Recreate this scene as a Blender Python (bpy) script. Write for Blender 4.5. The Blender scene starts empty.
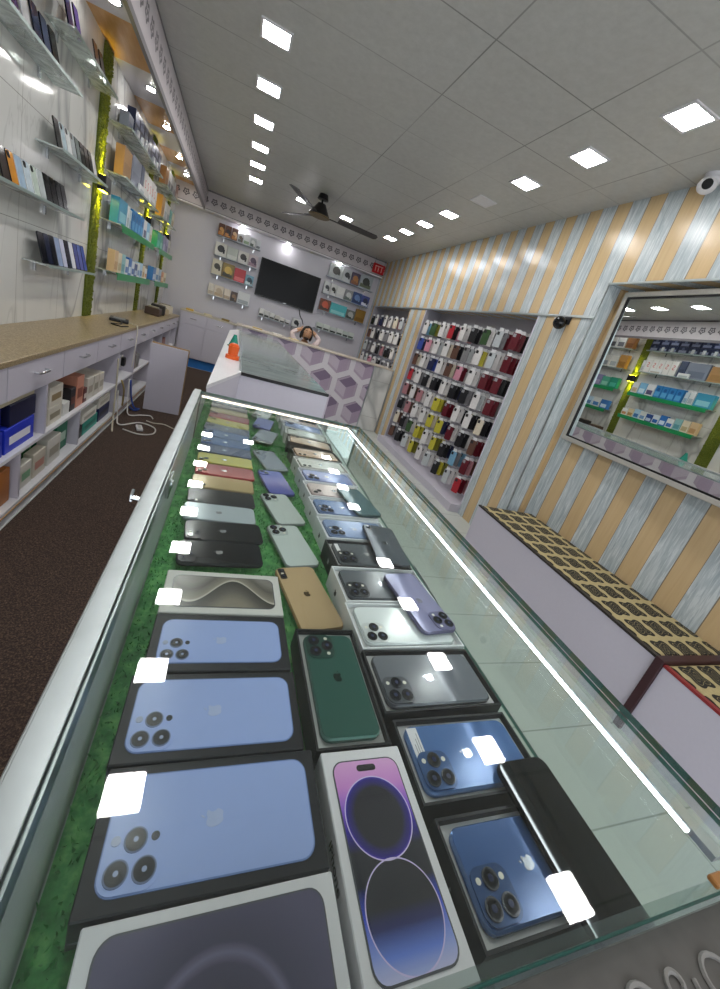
import bpy, bmesh, math, random
from mathutils import Matrix, Vector
random.seed(7)
PI = math.pi
SC = bpy.context.scene
COL = SC.collection

# ------------------------------------------------------------------ camera, world, exposure
FPX = 386.957
CAMH = 1.38
ROT = [[0.91513732, -0.27831323, 0.29165978], [0.17892372, -0.36791285, -0.91248366], [0.36126166, 0.88723271, -0.28689394]]
cd = bpy.data.cameras.new('camera')
cam = bpy.data.objects.new('camera', cd)
COL.objects.link(cam)
SC.camera = cam
cd.sensor_fit = 'HORIZONTAL'
cd.sensor_width = 36.0
cd.lens = FPX * 36.0 / 720.0
cd.shift_y = -34.5 / 720.0
cd.clip_start = 0.01
r0, r1, r2 = [Vector(r) for r in ROT]
m = Matrix((r0, -r1, -r2)).transposed().to_4x4()
m.translation = Vector((0, 0, CAMH))
cam.matrix_world = m
wd = bpy.data.worlds.new('world')
SC.world = wd
wd.use_nodes = True
wd.node_tree.nodes['Background'].inputs[0].default_value = (0.9, 0.95, 1.0, 1)
wd.node_tree.nodes['Background'].inputs[1].default_value = 1.0
SC.view_settings.view_transform = 'Standard'
SC.view_settings.look = 'None'
SC.view_settings.exposure = 1.2
SC.view_settings.gamma = 1.0
SC.view_settings.use_curve_mapping = False
LAMP = 26.0
LAMP_COL = (1.0, 0.985, 0.96)

# ------------------------------------------------------------------ materials
def lin(c):
    return tuple(((x / 12.92) if x <= 0.04045 else ((x + 0.055) / 1.055) ** 2.4) for x in c)
def rgb(h):
    h = h.lstrip('#')
    if len(h) == 3: h = ''.join(q * 2 for q in h)
    return lin(tuple(int(h[i:i + 2], 16) / 255 for i in (0, 2, 4)))
class NT:
    def __init__(s, name):
        s.m = bpy.data.materials.new(name)
        s.m.use_nodes = True
        s.t = s.m.node_tree
        s.b = s.t.nodes['Principled BSDF']
        s.out = s.t.nodes['Material Output']
    def n(s, ty, **kw):
        nd = s.t.nodes.new(ty)
        for k, v in kw.items(): setattr(nd, k, v)
        return nd
    def l(s, a, b): s.t.links.new(a, b)
    def val(s, sock, v):
        if hasattr(v, 'links'): s.l(v, sock)
        else: sock.default_value = v
    def math(s, op, a, b=None, c=None, clamp=False):
        nd = s.n('ShaderNodeMath', operation=op, use_clamp=clamp)
        s.val(nd.inputs[0], a)
        if b is not None: s.val(nd.inputs[1], b)
        if c is not None: s.val(nd.inputs[2], c)
        return nd.outputs[0]
    def mix(s, f, a, b):
        nd = s.n('ShaderNodeMix', data_type='RGBA')
        s.val(nd.inputs[0], f)
        for i, v in ((6, a), (7, b)):
            if hasattr(v, 'links'): s.l(v, nd.inputs[i])
            else: nd.inputs[i].default_value = (*v, 1)
        return nd.outputs[2]
    def obj(s, world=False):
        if world:
            p = s.n('ShaderNodeNewGeometry').outputs['Position']
        else:
            p = s.n('ShaderNodeTexCoord').outputs['Object']
        x = s.n('ShaderNodeSeparateXYZ')
        s.l(p, x.inputs[0])
        return p, x.outputs[0], x.outputs[1], x.outputs[2]
    def noise(s, p, scale, detail=3, rough=.5, dist=0, stretch=None):
        if stretch:
            mp = s.n('ShaderNodeMapping')
            mp.inputs['Scale'].default_value = stretch
            s.l(p, mp.inputs[0]); p = mp.outputs[0]
        nd = s.n('ShaderNodeTexNoise')
        nd.inputs['Scale'].default_value = scale
        nd.inputs['Detail'].default_value = detail
        nd.inputs['Roughness'].default_value = rough
        nd.inputs['Distortion'].default_value = dist
        s.l(p, nd.inputs['Vector'])
        return nd.outputs[0]
    def ramp(s, f, stops):
        nd = s.n('ShaderNodeValToRGB')
        e = nd.color_ramp.elements
        while len(e) < len(stops): e.new(0.5)
        for i, (p, c) in enumerate(stops):
            e[i].position = p; e[i].color = (*c, 1)
        s.l(f, nd.inputs[0])
        return nd.outputs[0]
    def fin(s, col, rough=.5, metal=0.0, bump=None, bstr=.3, bdist=.002):
        s.val(s.b.inputs['Roughness'], rough)
        s.val(s.b.inputs['Metallic'], metal)
        if hasattr(col, 'links'): s.l(col, s.b.inputs['Base Color'])
        else: s.b.inputs['Base Color'].default_value = (*col, 1)
        if bump is not None:
            bp = s.n('ShaderNodeBump')
            bp.inputs['Strength'].default_value = bstr
            bp.inputs['Distance'].default_value = bdist
            s.l(bump, bp.inputs['Height'])
            s.l(bp.outputs[0], s.b.inputs['Normal'])
        return s.m
_mc = {}
def pm(c, rough=.5, metal=0.0, var=.08, scale=60, name=None, spec=.4):
    """plain material with a faint procedural mottling"""
    if isinstance(c, str): c = rgb(c)
    key = (tuple(round(x, 4) for x in c), rough, metal, var, scale, spec)
    if key in _mc: return _mc[key]
    t = NT(name or 'finish_%02x%02x%02x' % tuple(int(255 * min(1, x)) for x in c))
    p, x, y, z = t.obj()
    n = t.noise(p, scale, 2)
    lo = tuple(max(0, v * (1 - var)) for v in c); hi = tuple(min(1, v * (1 + var)) for v in c)
    t.fin(t.mix(n, lo, hi), rough, metal)
    t.b.inputs['Specular IOR Level'].default_value = spec
    _mc[key] = t.m
    return t.m
def emit(c, s, name):
    t = NT(name)
    t.b.inputs['Base Color'].default_value = (.8, .8, .8, 1)
    t.b.inputs['Emission Color'].default_value = (*c, 1)
    t.b.inputs['Emission Strength'].default_value = s
    return t.m
def glass_mat(name, tint, extra=0.0, haze=0.0):
    t = NT(name)
    ge = t.n('ShaderNodeNewGeometry')
    dt = t.n('ShaderNodeVectorMath', operation='DOT_PRODUCT')
    t.l(ge.outputs['Incoming'], dt.inputs[0]); t.l(ge.outputs['Normal'], dt.inputs[1])
    c = t.math('ABSOLUTE', dt.outputs['Value'])
    f = t.math('POWER', t.math('SUBTRACT', 1.0, c, clamp=True), 5.0)
    f = t.math('ADD', t.math('MULTIPLY', f, .96), .04 + extra, clamp=True)
    tr = t.n('ShaderNodeBsdfTransparent'); tr.inputs[0].default_value = (*tint, 1)
    gl = t.n('ShaderNodeBsdfGlossy'); gl.inputs['Roughness'].default_value = 0.0
    mx = t.n('ShaderNodeMixShader')
    t.l(f, mx.inputs[0]); t.l(tr.outputs[0], mx.inputs[1]); t.l(gl.outputs[0], mx.inputs[2])
    res = mx.outputs[0]
    if haze:
        df = t.n('ShaderNodeBsdfDiffuse'); df.inputs[0].default_value = (.8, .85, .84, 1)
        p, x, y, z = t.obj()
        nz = t.noise(p, 5, 5, .65, .6)
        nz = t.math('MULTIPLY', t.math('SUBTRACT', nz, .35, clamp=True), haze * 4)
        m2 = t.n('ShaderNodeMixShader')
        t.l(nz, m2.inputs[0]); t.l(res, m2.inputs[1]); t.l(df.outputs[0], m2.inputs[2])
        res = m2.outputs[0]
    t.l(res, t.out.inputs[0])
    return t.m

M = {}
M['white'] = pm('#d9d8dc', .35, name='white_laminate')
M['lav'] = pm('#c4c0cc', .3, name='lavender_laminate', var=.03)
M['lavwall'] = pm('#c2c0ca', .3, name='lavender_panel', var=.03)
M['black'] = pm('#141416', .35, name='black_plastic')
M['gloss'] = pm('#08090b', .06, name='black_gloss')
M['chrome'] = pm('#c9ccd0', .18, 1.0, name='chrome')
M['alu'] = pm('#b9c2c4', .28, 1.0, var=.15, scale=25, name='brushed_aluminium')
M['dkwood'] = pm('#3a1d22', .4, name='maroon_edge')
M['glass'] = glass_mat('clear_glass', (.968, .988, .978), 0.0, .004)
M['glassside'] = glass_mat('green_tinted_glass', (.90, .955, .93), .01)
M['shelfglass'] = glass_mat('shelf_glass', (.80, .86, .84), .05, .55)
M['glassedge'] = pm('#1f5a50', .15, name='green_glass_edge')
M['lamp'] = emit(LAMP_COL, LAMP, 'lamp_diffuser')
M['spot'] = emit((1, .98, .95), 45, 'downlight_lens')
M['led'] = emit((.9, .95, 1.0), 13, 'cool_led_strip')
M['ledw'] = emit((1, .82, .66), 2.2, 'warm_led_strip')
M['yellow'] = emit((1.0, .84, .04), 14, 'yellow_lamp_lens')
t = NT('mirror_silver'); t.fin((.86, .9, .89), 0.0, 1.0); M['mirror'] = t.m

# ceiling tiles
t = NT('ceiling_tile'); p, x, y, z = t.obj(True)
def seam(co, o, per, w):
    f = t.math('FRACT', t.math('DIVIDE', t.math('SUBTRACT', co, o), per))
    d = t.math('MULTIPLY', t.math('ABSOLUTE', t.math('SUBTRACT', f, .5)), per)
    return t.math('GREATER_THAN', d, per / 2 - w)
sm = t.math('MAXIMUM', t.math('MULTIPLY', seam(x, .91, .66, .004), t.math('GREATER_THAN', x, .8)), seam(y, 2.21, .56, .004))
sm = t.math('MULTIPLY', sm, t.math('MULTIPLY_ADD', t.noise(p, 1.1, 1), 2.2, -.4, clamp=True))
n1 = t.noise(p, 22, 6, .7); n2 = t.noise(p, 1.3, 2)
c = t.mix(n1, rgb('#a9aaa7'), rgb('#cfd0cd'))
c = t.mix(t.math('MULTIPLY', n2, .4), c, rgb('#aaa49e'))
c = t.mix(t.math('MULTIPLY', sm, .8), c, rgb('#6a6866'))
t.fin(c, .36, bump=n1, bstr=.15); M['ceiling'] = t.m
# striped pvc wall
t = NT('striped_pvc_panel'); p, x, y, z = t.obj(True)
fr = t.math('FRACT', t.math('DIVIDE', t.math('SUBTRACT', t.math('ADD', y, x), 2.39 + 2.52), .262))
tan = t.math('LESS_THAN', fr, .48)
edge = t.math('LESS_THAN', t.math('ABSOLUTE', t.math('SUBTRACT', fr, .24)), .222)
g1 = t.noise(p, 6, 5, .6, 1.2, (10, 10, .7)); g2 = t.noise(p, 5, 4, .6, .6, (9, 9, .5))
gr = t.ramp(g1, [(.3, rgb('#9aa6ad')), (.5, rgb('#b3bdc1')), (.62, rgb('#cdd4d6')), (.8, rgb('#a3aeb4'))])
tn = t.mix(g2, rgb('#bb9f76'), rgb('#d2b88e'))
c = t.mix(tan, gr, tn)
ln = t.math('LESS_THAN', t.math('ABSOLUTE', t.math('SUBTRACT', t.math('ABSOLUTE', t.math('SUBTRACT', fr, .24)), .24)), .012)
c = t.mix(t.math('MULTIPLY', ln, .8), c, rgb('#6f6557'))
t.fin(c, .22, bump=g1, bstr=.35, bdist=.003); M['stripe'] = t.m
# white marble tile
t = NT('marble_tile'); p, x, y, z = t.obj(True)
v1 = t.noise(p, .55, 3, .5, 1.2, (1, 1.5, .7)); v2 = t.noise(p, 1.1, 4, .55, 1.5, (1, 1.6, .6))
vein = t.ramp(v1, [(.465, (0, 0, 0)), (.5, (1, 1, 1)), (.53, (0, 0, 0))])
vein2 = t.ramp(v2, [(.485, (0, 0, 0)), (.5, (.5, .5, .5)), (.515, (0, 0, 0))])
c = t.mix(t.noise(p, 2, 3), rgb('#c5c6c4'), rgb('#dcdcd9'))
c = t.mix(t.math('MULTIPLY', vein, .55), c, rgb('#77797b'))
c = t.mix(t.math('MULTIPLY', vein2, .5), c, rgb('#8b8a88'))
sm = t.math('MAXIMUM', seam(y, 3.05, .61, .002), seam(z, .83, .6, .002))
c = t.mix(t.math('MULTIPLY', sm, .7), c, rgb('#74716c'))
t.fin(c, .09); M['marble'] = t.m
# carpet
t = NT('speckled_carpet'); p, x, y, z = t.obj(True)
n1 = t.noise(p, 150, 3, .8); n2 = t.noise(p, 1.2, 2)
c = t.ramp(n1, [(.32, rgb('#1b1614')), (.5, rgb('#3d322c')), (.6, rgb('#6a5547')), (.75, rgb('#9a8268'))])
c = t.mix(t.math('MULTIPLY', n2, .5), c, rgb('#4a3227'))
t.fin(c, .95, bump=n1, bstr=.8, bdist=.01); M['carpet'] = t.m
t = NT('pale_floor_tile'); p, x, y, z = t.obj(True)
sm = t.math('MAXIMUM', seam(x, .15, .6, .003), seam(y, .515, .363, .003))
c = t.mix(t.noise(p, 3, 4), rgb('#b4b9b4'), rgb('#c6cac5'))
c = t.mix(t.math('MULTIPLY', sm, .7), c, rgb('#7d857f'))
t.fin(c, .25); M['floortile'] = t.m
# granite-like worktop
t = NT('speckled_worktop'); p, x, y, z = t.obj(True)
n1 = t.noise(p, 130, 3, .8)
c = t.ramp(n1, [(.3, rgb('#5c4a36')), (.5, rgb('#92805f')), (.65, rgb('#b5a483')), (.8, rgb('#d0c3a5'))])
t.fin(c, .35); M['granite'] = t.m
# wood
def wood(name, a, b, ax=(1, 12, 12), rough=.4):
    t = NT(name); p, x, y, z = t.obj()
    n = t.noise(p, 4, 5, .6, .8, ax)
    return t.fin(t.mix(n, rgb(a), rgb(b)), rough)
t = NT('soffit_panels'); p, x, y, z = t.obj(True)
sm = t.math('LESS_THAN', t.math('FRACT', t.math('DIVIDE', t.math('SUBTRACT', y, 3.8), 1.3)), .5)
n = t.noise(p, 4, 5, .6, .8, (8, 1, 8))
M['soffit'] = t.fin(t.mix(sm, rgb('#cdc8cc'), t.mix(n, rgb('#c08a52'), rgb('#e0b27c'))), .25)
M['wood'] = wood('plain_wood', '#8a5a2c', '#b9803f')
M['ply'] = wood('raw_plywood', '#7a5f42', '#a88a62', (6, 6, 1), .8)
# ornamented cornice: pale band with a row of dark rosettes
def cornice(name, axis):
    t = NT(name); p, x, y, z = t.obj(True)
    u = (x, y)[axis]
    f = t.math('SUBTRACT', t.math('FRACT', t.math('DIVIDE', u, .145)), .5)
    f = t.math('MULTIPLY', f, .145)
    w = t.math('SUBTRACT', z, 2.735)
    d = t.math('SQRT', t.math('ADD', t.math('MULTIPLY', f, f), t.math('MULTIPLY', w, w)))
    ang = t.math('ARCTAN2', w, f)
    pet = t.math('MULTIPLY', t.math('SINE', t.math('MULTIPLY', ang, 5)), .008)
    ring = t.math('LESS_THAN', t.math('ABSOLUTE', t.math('SUBTRACT', t.math('ADD', d, pet), .036)), .011)
    dot = t.math('LESS_THAN', d, .014)
    bar = t.math('GREATER_THAN', t.math('ABSOLUTE', w), .125)
    c = t.mix(t.noise(p, 8, 4), rgb('#b6aeb4'), rgb('#cbc5c9'))
    c = t.mix(t.math('MAXIMUM', ring, dot), c, rgb('#58525a'))
    c = t.mix(bar, c, rgb('#6f6a70'))
    return t.fin(c, .35)
M['cornx'] = cornice('rosette_cornice_back', 0); M['corny'] = cornice('rosette_cornice_side', 1)
# moss
t = NT('artificial_moss'); p, x, y, z = t.obj(True)
n1 = t.noise(p, 90, 4, .8)
t.fin(t.ramp(n1, [(.3, rgb('#34400e')), (.5, rgb('#687620')), (.75, rgb('#a3a53c'))]), .9, bump=n1, bstr=1.0, bdist=.02); M['moss'] = t.m
t = NT('artificial_grass'); p, x, y, z = t.obj(True)
n1 = t.noise(p, 60, 3, .7)
t.fin(t.ramp(n1, [(.3, rgb('#24692f')), (.5, rgb('#3d9046')), (.75, rgb('#74b866'))]), .7); M['grass'] = t.m
# damask cushion cover
t = NT('damask_cover'); p, x, y, z = t.obj(True)
def cell(per, ox, oy):
    a = t.math('MULTIPLY', t.math('SUBTRACT', t.math('FRACT', t.math('DIVIDE', t.math('ADD', x, ox), per)), .5), per)
    b = t.math('MULTIPLY', t.math('SUBTRACT', t.math('FRACT', t.math('DIVIDE', t.math('ADD', y, oy), per)), .5), per)
    d = t.math('SQRT', t.math('ADD', t.math('MULTIPLY', a, a), t.math('MULTIPLY', b, b)))
    an = t.math('ARCTAN2', b, a)
    pet = t.math('MULTIPLY', t.math('COSINE', t.math('MULTIPLY', an, 4)), .012)
    inn = t.math('LESS_THAN', t.math('ADD', d, pet), .062)
    hol = t.math('LESS_THAN', t.math('ABSOLUTE', t.math('SINE', t.math('MULTIPLY', t.math('ADD', d, pet), 150))), .16)
    return t.math('MULTIPLY', inn, t.math('SUBTRACT', 1.0, hol))
k = cell(.145, .02, .02)
c = t.mix(k, t.mix(t.noise(p, 80, 2), rgb('#a39367'), rgb('#bdae82')), rgb('#17140f'))
t.fin(c, .75); M['damask'] = t.m
# tray floor of the display case
t = NT('pale_tray_panel'); p, x, y, z = t.obj(True)
sm = seam(y, .29, .32, .0012)
c = t.mix(t.noise(p, 6, 3), rgb('#a9b8ae'), rgb('#bac6bd'))
c = t.mix(t.math('MULTIPLY', sm, .6), c, rgb('#6e8078'))
t.fin(c, .22); M['tray'] = t.m
t = NT('matt_black_screen'); t.b.inputs['Specular IOR Level'].default_value = .12; M['tvscreen'] = t.fin((.004, .004, .005), .2)
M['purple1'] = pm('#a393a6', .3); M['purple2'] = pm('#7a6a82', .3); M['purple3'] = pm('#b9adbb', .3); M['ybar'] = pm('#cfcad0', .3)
M['greenfascia'] = pm('#1f8a52', .3); M['logo'] = pm('#b3c1e6', .2)

# ------------------------------------------------------------------ mesh builder
class G:
    def __init__(s): s.bm = bmesh.new()
    def _fin(s, vs, mat, T):
        fs = set()
        for v in vs:
            for f in v.link_faces: fs.add(f)
        for f in fs: f.material_index = mat
        if T is not None:
            bmesh.ops.transform(s.bm, matrix=T, verts=list(vs))
        return fs
    def box(s, c, d, mat=0, T=None, bev=0, rz=0, seg=1):
        r = bmesh.ops.create_cube(s.bm, size=1)
        vs = r['verts']
        bmesh.ops.scale(s.bm, vec=d, verts=vs)
        if bev:
            es = list({e for v in vs for e in v.link_edges})
            r2 = bmesh.ops.bevel(s.bm, geom=es, offset=bev, segments=seg, affect='EDGES', profile=.5)
            vs = list({v for f in r2['faces'] for v in f.verts} | {v for v in vs if v.is_valid})
        tr = Matrix.Translation(c) @ Matrix.Rotation(rz, 4, 'Z')
        bmesh.ops.transform(s.bm, matrix=tr, verts=vs)
        s._fin(vs, mat, T)
        return s
    def ab(s, a, b, mat=0, **k):
        a = Vector(a); b = Vector(b)
        return s.box((a + b) / 2, (abs(b.x - a.x), abs(b.y - a.y), abs(b.z - a.z)), mat, **k)
    def cyl(s, c, r, h, mat=0, seg=20, axis='Z', r2=None, T=None):
        q = bmesh.ops.create_cone(s.bm, cap_ends=True, segments=seg, radius1=r, radius2=r if r2 is None else r2, depth=h)
        vs = q['verts']
        R = {'Z': Matrix.Identity(4), 'X': Matrix.Rotation(PI / 2, 4, 'Y'), 'Y': Matrix.Rotation(-PI / 2, 4, 'X')}[axis]
        bmesh.ops.transform(s.bm, matrix=Matrix.Translation(c) @ R, verts=vs)
        s._fin(vs, mat, T); return s
    def sph(s, c, r, mat=0, sc=(1, 1, 1), seg=16, T=None):
        q = bmesh.ops.create_uvsphere(s.bm, u_segments=seg, v_segments=max(6, seg // 2), radius=r)
        vs = q['verts']
        bmesh.ops.scale(s.bm, vec=sc, verts=vs)
        bmesh.ops.translate(s.bm, vec=c, verts=vs)
        s._fin(vs, mat, T); return s
    def layers(s, rings, mat=0, T=None, cap=True):
        """rings: list of equally long point lists; skinned, ends capped"""
        rv = [[s.bm.verts.new(p) for p in r] for r in rings]
        n = len(rv[0]); fs = []
        for a, b in zip(rv, rv[1:]):
            for i in range(n):
                fs.append(s.bm.faces.new((a[i], a[(i + 1) % n], b[(i + 1) % n], b[i])))
        if cap:
            fs.append(s.bm.faces.new(rv[0][::-1])); fs.append(s.bm.faces.new(rv[-1]))
        for f in fs: f.material_index = mat
        vs = [v for r in rv for v in r]
        if T is not None: bmesh.ops.transform(s.bm, matrix=T, verts=vs)
        return s
    def prism(s, pts, z0, z1, mat=0, T=None, inset=0):
        if inset:
            cx = sum(p[0] for p in pts) / len(pts); cy = sum(p[1] for p in pts) / len(pts)
            def ins(e):
                o = []
                for x, y in pts:
                    dx, dy = x - cx, y - cy
                    o.append((x - math.copysign(min(e, abs(dx)), dx), y - math.copysign(min(e, abs(dy)), dy)))
                return o
            q = ins(inset)
            R = [[(x, y, z0) for x, y in q], [(x, y, z0 + inset) for x, y in pts], [(x, y, z1 - inset) for x, y in pts], [(x, y, z1) for x, y in q]]
        else:
            R = [[(x, y, z0) for x, y in pts], [(x, y, z1) for x, y in pts]]
        return s.layers(R, mat, T)
    def tube(s, pts, r, mat=0, seg=6, T=None, close=True):
        pts = [Vector(p) for p in pts]; rings = []
        up = Vector((0, 0, 1)); prev = None
        for i, p in enumerate(pts):
            d = (pts[min(i + 1, len(pts) - 1)] - pts[max(i - 1, 0)]).normalized()
            if prev is None:
                a = d.cross(up)
                if a.length < .01: a = d.cross(Vector((1, 0, 0)))
            else:
                a = prev - d * prev.dot(d)
            a.normalize(); prev = a
            b = d.cross(a)
            rr = r[i] if isinstance(r, (list, tuple)) else r
            rings.append([p + (a * math.cos(k * 2 * PI / seg) + b * math.sin(k * 2 * PI / seg)) * rr for k in range(seg)])
        return s.layers(rings, mat, T)
    def obj(s, name, mats, parent=None, smooth=False, loc=None, rz=0):
        me = bpy.data.meshes.new(name)
        bmesh.ops.recalc_face_normals(s.bm, faces=s.bm.faces[:])
        s.bm.to_mesh(me); s.bm.free()
        if not isinstance(mats, (list, tuple)): mats = [mats]
        for q in mats: me.materials.append(q)
        if smooth:
            for f in me.polygons: f.use_smooth = True
        return link(name, me, parent, loc, rz)
def link(name, me, parent=None, loc=None, rz=0):
    o = bpy.data.objects.new(name, me)
    COL.objects.link(o)
    if parent: o.parent = parent
    if loc: o.location = loc
    o.rotation_euler = (0, 0, rz)
    return o
def tag(o, label, cat, group=None, kind=None):
    o['label'] = label; o['category'] = cat
    if group: o['group'] = group
    if kind: o['kind'] = kind
    return o
def thing(name, label, cat, loc=(0, 0, 0), rz=0, group=None):
    o = bpy.data.objects.new(name, None)
    o.empty_display_size = .05
    COL.objects.link(o); o.location = loc; o.rotation_euler = (0, 0, rz)
    return tag(o, label, cat, group)
def struct(o): o['kind'] = 'structure'; return o
ORD = ['first', 'second', 'third', 'fourth', 'fifth', 'sixth', 'seventh', 'eighth', 'ninth', 'tenth', 'eleventh', 'twelfth']
def rrect(w, l, r, n=5):
    pts = []
    for cx, cy, a0 in ((w / 2 - r, l / 2 - r, 0), (-w / 2 + r, l / 2 - r, 90), (-w / 2 + r, -l / 2 + r, 180), (w / 2 - r, -l / 2 + r, 270)):
        for k in range(n + 1):
            a = math.radians(a0 + 90 * k / n)
            pts.append((cx + r * math.cos(a), cy + r * math.sin(a)))
    return pts

# ------------------------------------------------------------------ room shell
XL, XR, YB, YF, ZC = -1.25, 2.52, 8.15, -1.6, 2.88
struct(G().ab((XL - .3, YF - .1, -.1), (3.0, YB + .2, 0)).obj('floor', M['floortile']))
struct(G().ab((XL - .3, YF - .1, ZC), (3.0, YB + .2, ZC + .1)).obj('ceiling', M['ceiling']))
struct(G().ab((XL - .15, YF, 0), (XL, YB, ZC)).obj('wall_left', M['marble']))
struct(G().ab((XL - .15, YB, 0), (2.95, YB + .15, ZC)).obj('wall_back', M['lavwall']))
XA, XN = 2.76, 2.68         # depth of the case alcoves and of the mirror recess
w = G()
w.ab((XR, 2.53, 2.055), (2.9, YB, ZC))
w.ab((XR, YF, 2.295), (2.9, 2.53, ZC))
w.ab((XR, 2.53, 0), (2.9, 3.14, 2.055))
w.ab((XR, 5.50, 0), (2.9, 6.10, 2.055))
w.ab((XR, 7.95, 0), (2.9, YB, 2.055))
w.ab((XN, YF, 0), (2.9, 2.53, 2.295))
struct(w.obj('wall_right', M['stripe']))
w = G()
w.ab((XA, 3.14, 0), (2.9, 5.5, 2.055)); w.ab((XA, 6.1, 0), (2.9, 7.95, 2.055))
for yy in (5.492, 7.942): w.ab((XR + .001, yy, 0), (XA, yy + .007, 2.054))
struct(w.obj('wall_alcove', pm('#a5a3ad', .4, var=.1, scale=6)))  # grey darker than the lavender panels, recess shade put into the colour
w = G()
w.ab((XR - .012, 2.53, 2.04), (XR + .0, YB - .26, 2.058))
struct(w.obj('trim_1', M['alu']))
w = G(); w.ab((XR - .008, YF, 2.288), (XR, 2.54, 2.302)); w.ab((XR - .008, 2.526, .3), (XR, 2.54, 2.302))
struct(w.obj('trim_2', M['alu']))
# cornices with lit soffits
w = G(); w.ab((-.80, YF, 2.575), (-.776, YB - .23, ZC)); struct(w.obj('trim_3', M['corny']))
w = G(); w.ab((XL, YF, 2.855), (-.801, YB - .20, ZC)); struct(w.obj('trim_4', M['soffit']))
w = G(); w.ab((XL, YB - .20, 2.60), (XR, YB - .18, ZC)); struct(w.obj('trim_5', M['cornx']))
w = G(); w.ab((XL, YB - .20, 2.58), (XR, YB, 2.60)); struct(w.obj('trim_6', M['white']))
w = G()
for yy in (5.5, 3.14): w.ab((XR - .006, yy - .006, 0), (XR, yy + .006, 2.04))
w.ab((2.40, 3.14, 0), (XA, 5.49, .085))
struct(w.obj('baseboard_right', M['lav']))

tag(G().ab((XL + .385, YF, .0005), (-.085, YB - .5, .012), bev=.003).obj('carpet', M['carpet']), 'dark brown speckled carpet covering the left aisle floor', 'carpet')

# ------------------------------------------------------------------ ceiling lights
def ceil_light(x, y, label, on=True, group='square ceiling lights'):
    t = thing('ceiling_light', label, 'ceiling light', (x, y, ZC), 0, group)
    f = G(); a, b = .093, .078
    f.ab((-a, -a, -.008), (a, -b, 0)); f.ab((-a, b, -.008), (a, a, 0)); f.ab((-a, -b, -.008), (-b, b, 0)); f.ab((b, -b, -.008), (a, b, 0))
    f.obj('frame', M['white'], t)
    G().prism(rrect(.156, .156, .012, 3), -.006, -.002).obj('diffuser', M['lamp'] if on else M['white'], t)
LY = [.60, 1.235, 1.86, 2.48, 3.10, 3.74, 4.38, 5.01, 5.61, 6.23]
NAM = ['nearest to the camera', 'second nearest', 'third nearest', 'fourth nearest', 'fifth nearest', 'sixth nearest', 'fifth from the back', 'fourth from the back', 'third from the back', 'second from the back', 'farthest']
for i, y in enumerate(LY[1:]):
    ceil_light(-.075, y, 'lit square ceiling light in the left row, ' + (['reflected only in the counter glass, nearest', 'reflected only in the counter glass, second', 'reflected only in the counter glass, third', 'the largest one at top of the photo', 'second one down from the top', 'third one down from the top', 'fourth one down from the top', 'second from the back wall', 'nearest the back wall'][i]))
RY = [.58, 1.24, 1.90, 2.53, 3.15, 3.76, 4.40, 5.01, 5.60, 6.22]
RN = ['only seen mirrored in the near counter glass', 'only seen mirrored beside the blue phones', 'the largest one at the right edge', 'second from the right edge', 'third from the right edge', '', 'just beyond the unlit one', 'second beyond the unlit one', 'third beyond the unlit one', 'farthest at the back']
for i, y in enumerate(RY):
    if i == 5: ceil_light(1.92, y, 'unlit square ceiling panel in the right row of lights', False)
    else: ceil_light(1.91, y, 'lit square ceiling light in the right row, ' + RN[i])
ceil_light(.563, 6.24, 'lit square ceiling light just left of the ceiling fan')
ceil_light(1.197, 6.19, 'lit square ceiling light just right of the ceiling fan')

# downlights under the cornices
def spot(x, y, z, label):
    t = thing('cornice_downlight', label, 'downlight', (x, y, z), 0, 'downlights under the cornices')
    g = G(); g.cyl((0, 0, -.004), .05, .008, seg=20); g.obj('rim', M['chrome'], t)
    g = G(); g.cyl((0, 0, -.010), .034, .006, seg=16); g.obj('lens', M['spot'], t)
for i, y in enumerate((2.2, 3.6, 4.75, 5.6, 6.6, 7.4)):
    spot(-1.04, y, 2.855, 'round downlight in the cove above the left wall, ' + ['above the nearest shelves', 'before the first moss strip', 'just past the first moss strip', 'above the stacked navy boxes', 'past the second moss strip', 'nearest the back corner'][i])
for i, x in enumerate((-.15, .65, 1.65)):
    spot(x, YB - .1, 2.58, 'round downlight under the back cornice, ' + ['above the left product shelves', 'above the television', 'above the right product shelves'][i])

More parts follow.
